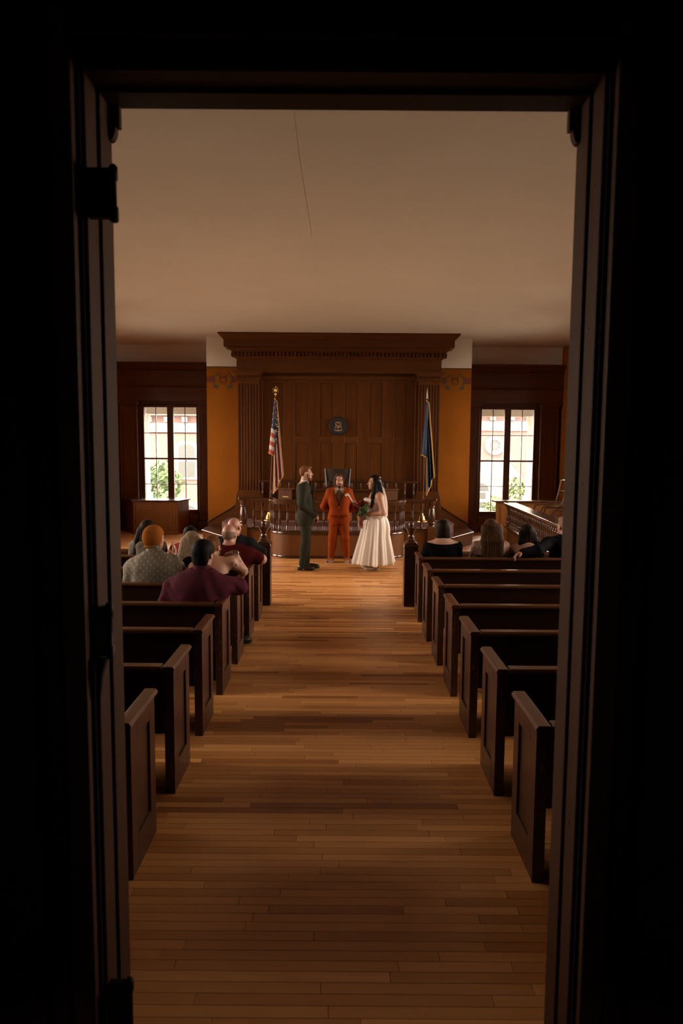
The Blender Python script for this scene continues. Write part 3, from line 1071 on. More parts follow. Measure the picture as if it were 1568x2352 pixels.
sweep(fr, [(-0.06, zr - 0.075), (0.06, zr - 0.075), (0.075, zr - 0.045), (0.085, zr - 0.02), (0.07, zr + 0.005), (0.0, zr + 0.02), (-0.07, zr + 0.005), (-0.085, zr - 0.02)], 'hand_rail', 'rail_wood', bl)
sweep(fr, [(-0.045, 0.012), (0.045, 0.012), (0.045, 0.055), (-0.045, 0.055)], 'bottom_rail', 'rail_wood', bl)
BAL = [(0.026, 0.055), (0.026, 0.15), (0.016, 0.158), (0.024, 0.17), (0.014, 0.185), (0.021, 0.20), (0.027, 0.235), (0.022, 0.29), (0.015, 0.40), (0.013, 0.44), (0.022, 0.455), (0.013, 0.47), (0.022, 0.482), (0.024, 0.50), (0.024, 0.562)]
bm_ = MB().lathe(BAL, 10).mesh('baluster', True, 50)
bm_.materials.append(MATS['baluster_wood'])


def along(line, step, skip=0.12):
    out = []
    ds = [0]
    for i in range(len(line) - 1):
        ds.append(ds[-1] + math.hypot(line[i + 1][0] - line[i][0], line[i + 1][1] - line[i][1]))
    tot = ds[-1]
    n = int(round((tot - 2 * skip) / step))
    for k in range(n + 1):
        d = skip + (tot - 2 * skip) * k / n
        i = max(j for j in range(len(ds) - 1) if ds[j] <= d + 1e-9)
        t = (d - ds[i]) / max(ds[i + 1] - ds[i], 1e-9)
        out.append((line[i][0] + (line[i + 1][0] - line[i][0]) * t, line[i][1] + (line[i + 1][1] - line[i][1]) * t))
    return out


for x, y in along(fr, 0.172, 0.20):
    link('baluster', bm_, None, bl, (x, y, 0))
PST = [(0.06, 0.10), (0.06, 0.12), (0.05, 0.13), (0.062, 0.15), (0.072, 0.17), (0.062, 0.19), (0.07, 0.20), (0.075, 0.26), (0.072, 0.33), (0.060, 0.43), (0.052, 0.47), (0.066, 0.485), (0.066, 0.50), (0.05, 0.515), (0.055, 0.53), (0.075, 0.56), (0.075, 0.60)]
for s in (-1, 1):
    p = MB().lathe(PST, 14, s * HWS, 0).build('corner_post', 'baluster_wood', bl, smooth=True, angle=50)
    B(s * HWS - 0.08, s * HWS + 0.08, -0.08, 0.08, -ZD, 0.10).build('pedestal', 'desk_wood', p, bevel=0.006)
    B(s * HWS - 0.09, s * HWS + 0.09, -0.09, 0.09, 0.60, 0.665).build('post_cap', 'rail_wood', p, bevel=0.015)

# balustrade at the back of the bench
bb = empty('back_balustrade', (CX, 15.55, 0.56))
tag(bb, 'dark balustrade behind the judge\'s chair against the panelling', 'balustrade')
B(-1.80, 1.80, -0.05, 0.05, 0.755, 0.815).build('hand_rail', 'rail_wood', bb, bevel=0.012)
B(-1.80, 1.80, -0.035, 0.035, 0.0, 0.10).build('bottom_rail', 'rail_wood', bb, bevel=0.008)
b2 = MB().lathe([(0.024, 0.10), (0.024, 0.20), (0.014, 0.22), (0.024, 0.27), (0.020, 0.36), (0.014, 0.50), (0.022, 0.53), (0.014, 0.55), (0.024, 0.60), (0.024, 0.76)], 10).mesh('baluster', True, 50)
b2.materials.append(MATS['baluster_wood'])
for k in range(18):
    link('baluster', b2, None, bb, (-1.72 + 3.44 * k / 17, 0, 0))

# judge's bench
jb = empty('judge_bench', (CX, 14.7, 0.56))
tag(jb, 'low wooden judge\'s bench with angled end wings behind the balustrade', 'bench')
B(-1.0, 1.0, 0.0, 0.04, 0.0, 0.62).build('front_board', 'panel_wood', jb, bevel=0.006)
for k in range(4):
    B(-0.94 + k * 0.48, -0.50 + k * 0.48, -0.014, 0.0, 0.08, 0.50).build('panel', 'panel_wood', jb, bevel=0.008)
B(-1.75, 1.75, -0.16, -0.12, 0.0, 0.40).build('base_board', 'panel_wood_h', jb, bevel=0.006)
B(-1.77, 1.77, -0.18, -0.10, 0.40, 0.43).build('base_cap', 'rail_wood', jb, bevel=0.006)
B(-1.77, 1.77, -0.175, -0.12, 0.17, 0.20).build('base_rail', 'rail_wood', jb, bevel=0.006)
B(-1.02, 1.02, -0.07, 0.06, 0.62, 0.665).build('worktop', 'rail_wood', jb, bevel=0.012)
for s in (-1, 1):
    wg = empty('wing', (s * 1.13, -0.10, 0), s * math.radians(16))
    wg.parent = jb
    B(-0.15, 0.15, -0.02, 0.03, 0.0, 0.655).build('wing_board', 'panel_wood', wg, bevel=0.006)
    B(-0.165, 0.165, -0.05, 0.16, 0.655, 0.685).build('wing_top', 'panel_wood_h', wg, bevel=0.008)
    if s < 0:
        for i in range(5):
            B(-0.045 + i * 0.026, -0.025 + i * 0.026, -0.026, -0.02, 0.49, 0.515).build('brass_letter', 'brass', wg)

# judge's chair
ch = empty('judge_chair', (CX - 0.01, 15.10, 0.56))
tag(ch, 'high-backed dark wooden armchair behind the man in the rust suit', 'chair')
m = MB()


def crest(u, v):
    x = -0.27 + 0.54 * u
    return (x, 0.26 - 0.05 * (2 * u - 1) ** 2 * -1 - 0.0, 0.80 + 0.27 * v + 0.015 * math.cos(PI * (u - 0.5)) * v)


for dy in (0, 0.035):
    n = len(m.v)
    m.grid(lambda u, v: (crest(u, v)[0], crest(u, v)[1] + dy, crest(u, v)[2]), 10, 2)
nu = 11
for i in range(10):
    for a, b in ((0, 1),):
        m.f.append((i + 33, i + 34, i + 1, i))
        m.f.append((22 + i, 22 + i + 1, 33 + 22 + i + 1, 33 + 22 + i))
m.build('crest_rail', 'leather', ch, smooth=True, angle=40)
for s in (-1, 1):
    MB().tube([(s * 0.25, 0.26, 0), (s * 0.25, 0.24, 0.42), (s * 0.262, 0.27, 0.80), (s * 0.285, 0.31, 1.085)], [0.024, 0.024, 0.022, 0.018], 8).build('back_post', 'chair_wood', ch, smooth=True)
    MB().tube([(s * 0.26, -0.22, 0), (s * 0.26, -0.22, 0.44), (s * 0.27, -0.20, 0.66)], 0.022, 8).build('leg', 'chair_wood', ch, smooth=True)
    MB().tube([(s * 0.27, -0.25, 0.67), (s * 0.275, 0.0, 0.68), (s * 0.26, 0.25, 0.66)], [0.022, 0.026, 0.02], 8).build('armrest', 'chair_wood', ch, smooth=True)
for k in range(5):
    B(-0.20 + k * 0.1 - 0.018, -0.20 + k * 0.1 + 0.018, 0.25, 0.27, 0.44, 0.82).build('slat', 'chair_wood', ch, bevel=0.004)
B(-0.27, 0.27, -0.26, 0.27, 0.40, 0.455).build('seat', 'leather', ch, bevel=0.02)

# ---- flags
def flag(name, label, base, topx, ztop, cloth_mats, pick, finial, seed):
    rt = empty(name, base)
    tag(rt, label, 'flag', 'flags on stands behind the balustrade')
    zt = ztop - base[2]
    lean = topx - base[0]

    def pole_x(z):
        return lean * z / zt
    MB().tube([(0, 0, 0.02), (lean, 0, zt)], 0.014, 8).build('pole', 'panel_wood', rt, smooth=True)
    MB().lathe([(0.105, 0), (0.110, 0.010), (0.105, 0.028), (0.075, 0.040), (0.066, 0.055), (0.052, 0.12), (0.046, 0.135), (0.030, 0.140), (0.022, 0.19)], 20).build('stand', 'brass', rt, smooth=True, angle=45)
    if finial == 'eagle':
        fz = zt + 0.02
        m_ = MB().lathe([(0.012, zt - 0.06), (0.022, zt - 0.045), (0.014, zt - 0.03), (0.024, zt - 0.01), (0.010, fz)], 10, lean, 0)
        m_.ball((lean, 0, fz + 0.055), (0.026, 0.026, 0.052), 10, 8).ball((lean + 0.008, -0.01, fz + 0.122), (0.017, 0.02, 0.017), 8, 6)
        fo = m_.build('finial', 'brass', rt, smooth=True, angle=50)
        for sd in (-1, 1):
            flat([(lean + sd * 0.012, fz + 0.085), (lean + sd * 0.045, fz + 0.115), (lean + sd * 0.062, fz + 0.07), (lean + sd * 0.055, fz - 0.01), (lean + sd * 0.035, fz + 0.015), (lean + sd * 0.018, fz + 0.03)], 'wing', 'brass', fo, -0.012, 0.012)
    else:
        MB().lathe([(0.014, zt - 0.06), (0.024, zt - 0.04), (0.014, zt - 0.02), (0.02, zt), (0.014, zt + 0.04), (0.003, zt + 0.15)], 10, lean, 0).build('finial', 'shirt_white', rt, smooth=True, angle=50)
    H, L = 1.12, 1.70
    zf = zt - 0.10

    def P(s_, t_):
        z0 = zf - t_
        px_ = pole_x(max(z0, 0))
        if s_ < 0.2:
            u = s_ / 0.2
            x = px_ - 0.015 - 0.06 * (t_ / H) + u * (0.05 + 0.07 * t_ / H)
            return (x, -0.03 - 0.05 * math.sin(PI * u) - 0.01 * math.sin(t_ * 9), z0 - 0.06 * u)
        q = (s_ - 0.2) / (L - 0.2)
        tt = t_ / H
        z = zf - t_ * (1 - 0.65 * q) - 1.52 * q - 0.06
        x = px_ + 0.035 + 0.01 * tt + 0.055 * q + 0.13 * q * (0.55 - tt) + 0.012 * math.sin(tt * 11 + seed) * q
        y = -0.04 - 0.035 * math.sin(tt * 15 + seed) * min(1, q * 3) - 0.05 * tt * q
        return (x, y, z)
    ns, nt_ = 44, 26
    me_ = MB().grid(lambda u, v: P(u * L, v * H), ns, nt_).mesh('cloth', True, None)
    for mm in cloth_mats:
        me_.materials.append(MATS[mm])
    for j in range(nt_):
        for i in range(ns):
            me_.polygons[j * ns + i].material_index = pick((i + 0.5) / ns, (j + 0.5) / nt_)
    cl = link('cloth', me_, None, rt)
    sm = cl.modifiers.new('thick', 'SOLIDIFY')
    sm.thickness = 0.003
    for edge in ([P(L * k / 40, 0) for k in range(41)], [P(L, H * k / 24) for k in range(25)], [P(L * k / 40, H) for k in range(41)]):
        MB().tube([(a, b - 0.004, c) for a, b, c in edge], 0.013, 6).build('fringe', 'gold_fringe', cl, smooth=True)
    return rt, cl, P


def us_pick(u, v):
    if u < 0.40 and v < 7 / 13:
        return 2
    return 0 if int(v * 13) % 2 == 0 else 1


f1, c1, P1 = flag('flag', 'american flag with gold fringe and eagle finial hanging on a leaning pole', (-1.535, 14.34, 0.56), -1.385, 3.22, ('flag_red', 'flag_white', 'flag_blue'), us_pick, 'eagle', 0.4)
star = MB().prism([((0.030 if k % 2 == 0 else 0.012) * math.sin(2 * PI * k / 10), (0.030 if k % 2 == 0 else 0.012) * math.cos(2 * PI * k / 10)) for k in range(10)][::-1], 'y', -0.004, 0.004).mesh('star')
star.materials.append(MATS['flag_white'])
for i in range(6):
    for j in range(5):
        s_, t_ = 0.05 + i * 0.115, 0.06 + j * 0.118 + (0.05 if i % 2 else 0)
        if t_ < 0.58:
            p = P1(s_, t_)
            link('star', star, None, c1, (p[0], p[1] - 0.006, p[2]), (0, 0.3 * i, 0), (0.85, 1, 0.85))
f2, c2, P2 = flag('flag', 'dark blue state flag with gold fringe and spear finial hanging on a pole', (1.700, 14.34, 0.56), 1.760, 3.20, ('state_blue', 'flag_red', 'seal_tan'), lambda u, v: (1 if 0.40 < u < 0.58 and 0.18 < v < 0.34 else 2 if 0.58 < u < 0.66 and 0.18 < v < 0.34 else 0), 'spear', 2.1)
for o in (f1, f2):
    o['group'] = 'flags on stands behind the balustrade'

# ---- witness desk in front of the left window
wd = empty('witness_desk', (-4.45, 16.72, 0))
tag(wd, 'panelled wooden desk with sloping sides in front of the left window', 'desk')
zt = 0.79
MB().prism([(-0.55, -0.33), (0.50, -0.33), (0.62, 0.36), (-1.02, 0.36)], 'z', 0.0, zt).build('body', 'oak_wood', wd, bevel=0.006)
MB().prism([(-0.60, -0.37), (0.53, -0.37), (0.66, 0.38), (-1.08, 0.38)], 'z', zt, zt + 0.035).build('worktop', 'rail_wood', wd, bevel=0.01)
for x0, x1 in ((-0.50, -0.06), (0.02, 0.45)):
    B(x0, x1, -0.342, -0.33, 0.10, 0.70).build('panel_frame', 'oak_wood', wd, bevel=0.006)
    B(x0 + 0.07, x1 - 0.07, -0.352, -0.342, 0.17, 0.63).build('panel', 'oak_wood', wd, bevel=0.01)
MB().box(-0.57, -0.53, -0.345, -0.31, 0, zt).build('corner_post', 'oak_wood', wd, bevel=0.006)
B(-0.56, 0.51, -0.36, -0.33, 0, 0.06).build('plinth', 'oak_wood', wd, bevel=0.006)

# ---- jury box on the right
jx = empty('jury_box', (3.66, 15.0, 0), -math.atan2(0.19, 4.1))
tag(jx, 'jury box railing of close turned balusters under a broad polished rail', 'railing')
LJ = 5.2
B(0, 0.08, -LJ, 0, 0, 0.385).build('base_panel', 'panel_wood_h', jx, bevel=0.006)
for k in range(4):
    B(-0.012, 0, -0.25 - 1.2 * k - 1.0, -0.25 - 1.2 * k, 0.07, 0.32).build('panel', 'panel_wood_h', jx, bevel=0.008)
MB().prism([(-0.05, 0.385), (0.10, 0.385), (0.10, 0.43), (-0.02, 0.43), (-0.05, 0.41)], 'y', -LJ, 0.02).build('base_moulding', 'rail_wood', jx)
MB().prism([(-0.04, 0.85), (0.12, 0.85), (0.12, 0.88), (0.20, 0.90), (0.20, 0.935), (-0.07, 0.935), (-0.08, 0.92), (-0.07, 0.90), (-0.04, 0.88)], 'y', -LJ, 0.06).build('hand_rail', 'rail_wood', jx, bevel=0.006)
b3 = MB().lathe([(0.024, 0.43), (0.024, 0.475), (0.014, 0.485), (0.027, 0.50), (0.014, 0.52), (0.022, 0.54), (0.026, 0.58), (0.020, 0.66), (0.014, 0.74), (0.024, 0.755), (0.014, 0.77), (0.027, 0.785), (0.024, 0.80), (0.024, 0.85)], 8).mesh('baluster', True, 50)
b3.materials.append(MATS['baluster_wood'])
for k in range(36):
    link('baluster', b3, None, jx, (0.03, -0.20 - k * 0.138, 0))
MB().lathe([(0.05, 0.43), (0.06, 0.45), (0.04, 0.47), (0.062, 0.49), (0.045, 0.52), (0.055, 0.56), (0.05, 0.66), (0.04, 0.74), (0.055, 0.76), (0.04, 0.78), (0.06, 0.80), (0.06, 0.85)], 12, 0.03, -0.05).build('corner_post', 'baluster_wood', jx, smooth=True, angle=50)
B(0.09, 1.75, -LJ, 0.3, 0, 0.25).build('platform', 'panel_wood_h', jx)
jp = empty('partition', (3.55, 15.62, 0))
tag(jp, 'panelled wooden partition with a ledge behind the jury box', 'partition')
B(0, 1.88, 0, 0.06, 0, 0.90).build('board', 'oak_wood', jp, bevel=0.006)
B(-0.05, 1.90, -0.09, 0.30, 0.90, 0.935).build('ledge', 'rail_wood', jp, bevel=0.008)
for k in range(3):
    B(0.10 + k * 0.6, 0.60 + k * 0.6, -0.012, 0, 0.15, 0.80).build('panel', 'oak_wood', jp, bevel=0.008)


def jury_chair():
    r = empty('jury_chair', (0, 0, 0))
    MB().lathe([(0.03, 0.06), (0.03, 0.40)], 10).build('column', 'black_iron', r, smooth=True)
    for k in range(4):
        a = k * PI / 2 + 0.4
        MB().tube([(0, 0, 0.09), (0.26 * math.cos(a), 0.26 * math.sin(a), 0.025)], [0.024, 0.016], 8).build('foot', 'chair_wood', r, smooth=True)
    MB().lathe([(0.20, 0.40), (0.235, 0.42), (0.24, 0.445), (0.20, 0.465)], 20).build('seat', 'chair_wood', r, smooth=True, angle=40)
    for s in (-1, 1):
        MB().tube([(-0.20, s * 0.23, 0.43), (-0.24, s * 0.25, 0.60), (-0.20, s * 0.255, 0.70), (-0.10, s * 0.26, 0.72), (0.05, s * 0.255, 0.715), (0.16, s * 0.24, 0.73), (0.215, s * 0.23, 0.80), (0.245, s * 0.22, 0.95), (0.285, s * 0.19, 1.22)], [0.014, 0.014, 0.016, 0.018, 0.018, 0.016, 0.015, 0.014, 0.012], 8).build('arm_frame', 'baluster_wood', r, smooth=True)
    MB().tube([(0.285, -0.19, 1.22), (0.30, -0.1, 1.235), (0.305, 0, 1.24), (0.30, 0.1, 1.235), (0.285, 0.19, 1.22)], 0.013, 8).build('top_rail', 'baluster_wood', r, smooth=True)
    MB().tube([(0.255, -0.205, 1.00), (0.285, -0.1, 1.01), (0.29, 0, 1.015), (0.285, 0.1, 1.01), (0.255, 0.205, 1.00)], 0.009, 6).build('cross_rail', 'chair_wood', r, smooth=True)
    return r


JC = [(4.05, 13.95), (4.02, 13.15), (3.98, 12.40), (3.94, 11.70)]
jc0 = jury_chair()
for k, (x, y) in enumerate(JC):
    c = jc0 if k == 0 else copy_tree(jc0)
    c.location = (x + 0.20, y, 0.25)
    tag(c, ['bentwood jury chair beside the far end of the jury box rail', 'second bentwood jury chair from the window behind the rail',
            'third bentwood jury chair from the window behind the rail', 'bentwood jury chair nearest the door jamb behind the rail'][k], 'chair', 'bentwood chairs in the jury box')

# ---- bar rail with newel posts at the head of the aisle
for s in (-1, 1):
    xb = -1.035 if s < 0 else 0.932
    br = empty('bar_rail', (xb, 9.06, 0))
    tag(br, 'dark bar rail with turned newel post, ' + ('groom\'s side of the aisle' if s < 0 else 'bride\'s side of the aisle'), 'railing', 'bar rails at the front of the pews')
    hw = 0.092
    nw = B(-hw, hw, -hw, hw, 0, 0.80).build('newel_post', 'pew_wood', br, bevel=0.006)
    MB().prism([(-hw - 0.012, 0.80), (hw + 0.012, 0.80), (hw + 0.004, 0.83), (0.055, 0.865), (-0.055, 0.865), (-hw - 0.004, 0.83)], 'y', -hw - 0.008, hw + 0.008).build('newel_cap', 'rail_wood', nw, bevel=0.006)
    MB().lathe([(0.090, 0.835), (0.085, 0.85), (0.062, 0.87), (0.068, 0.885), (0.050, 0.90), (0.040, 0.915), (0.048, 0.93), (0.034, 0.95), (0.040, 0.975), (0.058, 1.015), (0.072, 1.04), (0.072, 1.055), (0.040, 1.06), (0.030, 1.07), (0.036, 1.09), (0.034, 1.11), (0.018, 1.13), (0.004, 1.135)], 18).build('finial', 'rail_wood', nw, smooth=True, angle=60)
    a, b = (hw, 4.2) if s > 0 else (-4.2, -hw)
    MB().prism([(-0.055, 0.665), (0.055, 0.665), (0.06, 0.71), (0.03, 0.735), (-0.03, 0.735), (-0.06, 0.71)], 'x', a, b).build('rail', 'rail_wood', br, bevel=0.004)
    B(a, b, -0.025, 0.025, 0.56, 0.60).build('lower_rail', 'pew_wood', br, bevel=0.004)
    B(a, b, -0.025, 0.025, 0.08, 0.14).build('bottom_rail', 'pew_wood', br, bevel=0.004)
    for k in range(7):
        x = s * (0.55 + k * 0.60)
        B(x - 0.035, x + 0.035, -0.03, 0.03, 0, 0.665).build('post', 'pew_wood', br, bevel=0.004)

# ================================================================== PEWS
PH = 0.80
PL = 3.5


def pew(s, chip):
    r = empty('pew', (0, 0, 0))
    T = 0.058

    def X(a, b, y0, y1, z0, z1):
        return B(min(s * a, s * b), max(s * a, s * b), y0, y1, z0, z1)
    for e0, e1, nm in ((0, T, 'a'), (PL - T, PL, 'b')):
        # end: four frame members round a sunk panel
        ep = X(e0, e1, 0.0, 0.105, 0, PH - 0.03).build('end_panel', 'pew_end_wood', r, bevel=0.004)
        X(e0, e1, 0.325, 0.42, 0, PH - 0.03).build('end_stile', 'pew_end_wood', ep, bevel=0.004)
        X(e0, e1, 0.105, 0.325, 0, 0.17).build('end_rail', 'pew_end_wood', ep, bevel=0.004)
        X(e0, e1, 0.105, 0.325, PH - 0.13, PH - 0.03).build('end_rail', 'pew_end_wood', ep, bevel=0.004)
        X(e0 + 0.014, e1 - 0.014, 0.10, 0.33, 0.165, PH - 0.125).build('sunk_panel', 'pew_end_wood', ep)
        if nm == 'a':
            X(e0 - 0.0008, e1 - 0.02, -0.0015, 0.003, 0.0, PH - 0.04).build('worn_edge', 'pew_edge_wood', ep)
        c0, c1 = (e0 - 0.010, e1 + 0.006)
        prof = [(c0, PH - 0.03), (c1, PH - 0.03), (c1 + 0.004, PH - 0.015), (c1 - 0.008, PH), (c0 + 0.008, PH), (c0 - 0.004, PH - 0.015)]
        prof = [(s * a, b) for a, b in prof]
        MB().prism(prof if s > 0 else prof[::-1], 'y', -0.03, 0.445).build('end_cap', 'cap_wood', r, bevel=0.003)
    # back: board under a rounded cap rail
    X(T - 0.005, PL - T + 0.005, 0.012, 0.040, 0.37, PH - 0.03).build('backrest', 'pew_wood', r, bevel=0.003)
    X(T + 0.02, PL - T - 0.02, 0.038, 0.044, 0.50, PH - 0.10).build('back_panel', 'pew_wood', r, bevel=0.003)
    prof = [(-0.026, PH - 0.028), (0.052, PH - 0.028), (0.056, PH - 0.014), (0.046, PH), (-0.020, PH), (-0.030, PH - 0.014)]
    MB().prism(prof, 'x', min(s * (T + 0.012), s * (PL - T - 0.012)), max(s * (T + 0.012), s * (PL - T - 0.012))).build('back_cap', 'cap_wood', r, bevel=0.004)
    X(T - 0.004, PL - T + 0.004, 0.040, 0.42, 0.395, 0.425).build('seat', 'pew_wood', r, bevel=0.006)
    X(T, PL - T, 0.33, 0.355, 0.30, 0.395).build('seat_rail', 'pew_wood', r)
    for x in (1.2, 2.35):
        X(x, x + 0.045, 0.03, 0.36, 0, 0.395).build('leg', 'pew_wood', r)
    return r


ROWY = [3.147 + 0.8335 * k for k in range(7)]
ORD = ['nearest the doorway', 'second from the doorway', 'third from the doorway', 'fourth from the doorway', 'fifth from the doorway', 'second from the bar rail', 'next to the bar rail']
for s, xs, side in ((-1, -1.0, 'left'), (1, 0.94, 'right')):
    p0 = pew(s, True)
    for k, y in enumerate(ROWY):
        p = p0 if k == 0 else copy_tree(p0)
        p.location = (xs, y, 0)
        tag(p, 'dark wooden pew %s, %s side of the aisle' % (ORD[k], side), 'pew', 'pews along the aisle')

# ================================================================== OUTSIDE THE WINDOWS
struct(B(-90, 90, YW + 0.6, 160, -6.2, -6.0).build('ground', 'lawn'))
struct(B(-90, -7.5, -60, YW + 0.6, -6.2, -6.0).build('ground_side', 'lawn'))
struct(B(7.5, 90, -60, YW + 0.6, -6.2, -6.0).build('ground_side', 'lawn'))
pc = empty('porch', (0, YW + 0.4, 0))
tag(pc, 'white portico with columns outside the back windows', 'porch')
B(-9, 9, 0.0, 2.5, 3.40, 3.6).build('soffit', 'porch_tan', pc)
B(-9, 9, 2.1, 2.5, 3.05, 3.40).build('beam', 'porch_tan', pc)
B(-9, 9, 0.0, 2.6, -0.3, 0.0).build('porch_floor', 'porch_white', pc)
for x in (-5.66, 5.44):
    cc = MB().lathe([(0.20, 0.0), (0.20, 0.75), (0.15, 0.80), (0.14, 0.85), (0.135, 2.2), (0.12, 2.75), (0.15, 2.80), (0.17, 2.90), (0.17, 3.05)], 20, x, 2.0)
    cc.build('column', 'porch_white', pc, smooth=True, angle=40)


def facade(name, label, x0, x1, y, ztop, kind):
    r = empty(name, ((x0 + x1) / 2, y, -6))
    tag(r, label, 'building')
    w = (x1 - x0) / 2
    H_ = ztop + 6
    B(-w, w, 0, 8, 0, H_).build('wall', 'brick_far', r)
    B(-w - 0.4, w + 0.4, -0.5, 8.4, H_, H_ + 0.35).build('cornice', 'stone_far', r)
    B(-w, w, -0.15, 0, H_ - 1.1, H_ - 0.5).build('frieze', 'stone_far', r)
    nb = int(2 * w / 1.1)
    bm2 = B(-0.16, 0.16, -0.4, 0, 0, 0.35).mesh('bracket')
    bm2.materials.append(MATS['stone_far'])
    for k in range(nb):
        link('bracket', bm2, None, r, (-w + 0.5 + k * (2 * w - 1) / max(nb - 1, 1), 0, H_ - 0.45))
    MB().prism([(-w, H_ + 0.35), (w, H_ + 0.35), (w * 0.75, H_ + 2.6), (-w * 0.75, H_ + 2.6)], 'y', 0.5, 7).build('roof', 'roof_far', r)
    return r


def arch_win(r, x, z, w, h, fan=False):
    n = 10
    def arch(ww, hh, zz):
        return [(x - ww, zz), (x + ww, zz)] + [(x + ww * math.cos(PI * k / n), zz + hh - ww * 0.5 + ww * 0.5 * math.sin(PI * k / n)) for k in range(n + 1)]
    f = MB().prism(arch(w + 0.25, h + 0.35, z - 0.15), 'y', -0.15, 0.02).build('window', 'stone_far', r)
    MB().prism(arch(w, h, z), 'y', -0.17, -0.10).build('pane', 'glass_far', f)
    B(x - 0.04, x + 0.04, -0.2, -0.15, z, z + h).build('glazing_bar', 'stone_far', f)
    B(x - w, x + w, -0.2, -0.15, z + h * 0.5 - 0.05, z + h * 0.5 + 0.05).build('glazing_bar', 'stone_far', f)


fb = facade('brick_building', 'red brick building with arched windows seen through the left window', -24, -7.6, 46, 4.2, 'l')
for x in (-6.0, -2.2, 1.6, 5.4):
    arch_win(fb, x, 6.1, 0.55, 2.2)
    arch_win(fb, x, 1.8, 0.55, 2.4)
gb = facade('brick_building', 'red brick building with round oculus window seen through the right window', 5.5, 22, 44, 4.4, 'r')
ox, oz = 9.78 - 13.75, 2.35 + 6
oc = MB().lathe([(0.62, 0), (0.60, 0.16), (0.36, 0.18), (0.34, 0.06)], 28).build('oculus_frame', 'stone_far', gb, smooth=True, angle=30, loc=(ox, -0.01, oz), rot=(PI / 2, 0, 0))
MB().lathe([(0.35, 0.06), (0.35, 0.08)], 24).build('pane', 'glass_far', oc)
for k in range(8):
    a = k * PI / 4
    MB().tube([(0, 0, 0.09), (0.35 * math.cos(a), 0.35 * math.sin(a), 0.09)], 0.02, 5).build('spoke', 'stone_far', oc)
MB().lathe([(0.12, 0.06), (0.12, 0.10)], 12).build('hub', 'stone_far', oc)
B(ox - 1.5, ox + 1.5, -0.3, 0, 0.0, oz - 2.1).build('portico', 'stone_far', gb)
MB().prism([(ox - 1.8, oz - 2.1), (ox + 1.8, oz - 2.1), (ox + 0.8, oz - 1.0), (ox, oz - 0.85), (ox - 0.8, oz - 1.0)], 'y', -0.4, 0).build('pediment', 'stone_far', gb)
for k in range(3):
    B(ox - 0.95, ox - 0.55, -0.35, -0.28, oz - 4.6 + k * 0.6, oz - 4.2 + k * 0.6).build('pane', 'glass_far', gb)
MB().prism([(ox - 0.95, oz - 2.9), (ox - 0.35, oz - 2.9), (ox - 0.45, oz - 2.55), (ox - 0.75, oz - 2.4), (ox - 0.95, oz - 2.38)], 'y', -0.35, -0.28).build('fanlight', 'glass_far', gb)
for x in (-1.0, 2.5, 6.0):
    arch_win(gb, x, 6.6, 0.5, 2.0)
    arch_win(gb, x, 1.5, 0.5, 2.4)


def tree(label, x, y, h, rad, leafm, seed, n=1500):
    rg = random.Random(seed)
    r = empty('tree', (x, y, -6))
    tag(r, label, 'tree', 'trees outside the back windows')
    MB().tube([(0, 0, 0), (0.1, 0, h * 0.4), (0, 0.1, h * 0.8)], [0.22, 0.16, 0.06], 8).build('trunk', 'tree_bark', r, smooth=True)
    blobs = [(rg.gauss(0, rad * 0.45), rg.gauss(0, rad * 0.45), h * 0.55 + rg.random() * h * 0.42, rad * rg.uniform(0.3, 0.5)) for _ in range(14)]
    m_ = MB()
    for _ in range(n):
        bx_, by_, bz_, br_ = rg.choice(blobs)
        d = Vector((rg.gauss(0, 1), rg.gauss(0, 1), rg.gauss(0, 1))).normalized() * br_ * rg.uniform(0.55, 1.0)
        c = Vector((bx_, by_, bz_)) + d
        nrm = (d + Vector((rg.gauss(0, .6), rg.gauss(0, .6), rg.gauss(0, .6))) * br_).normalized()
        t1 = nrm.orthogonal().normalized()
        t2 = nrm.cross(t1)
        a, b = rg.uniform(0.10, 0.20), rg.uniform(0.06, 0.11)
        k = len(m_.v)
        m_.v += [tuple(c - t1 * a), tuple(c + t2 * b), tuple(c + t1 * a + nrm * 0.03), tuple(c - t2 * b)]
        m_.f.append((k, k + 1, k + 2, k + 3))
    m_.build('foliage', leafm, r)
    return r


tree('leafy green tree outside the left window, before the brick building', -9.4, 32, 7.2, 1.9, 'tree_leaf', 1, 2200)
tree('smaller green tree low outside the left window mullion', -7.6, 29, 6.0, 1.2, 'tree_leaf_light', 2, 1300)
tree('yellow green tree outside the right window, before the oculus', 8.0, 31, 6.6, 1.3, 'tree_leaf_light', 3, 1500)
tree('green tree outside the right window behind the portico column', 9.6, 34, 6.4, 1.3, 'tree_leaf', 4, 1300)

# ================================================================== PEOPLE
def rotm(yaw=0.0, pitch=0.0, roll=0.0):
    return np.array(Matrix.Rotation(yaw, 3, 'Z') @ Matrix.Rotation(pitch, 3, 'X') @ Matrix.Rotation(roll, 3, 'Y'))


def frame_z(d, fwd=(0, 1, 0)):
    z = np.array(d, float)
    z /= np.linalg.norm(z)
    f = np.array(fwd, float)
    y = f - z * f.dot(z)
    y /= np.linalg.norm(y)
    return np.stack([np.cross(y, z), y, z], 1)


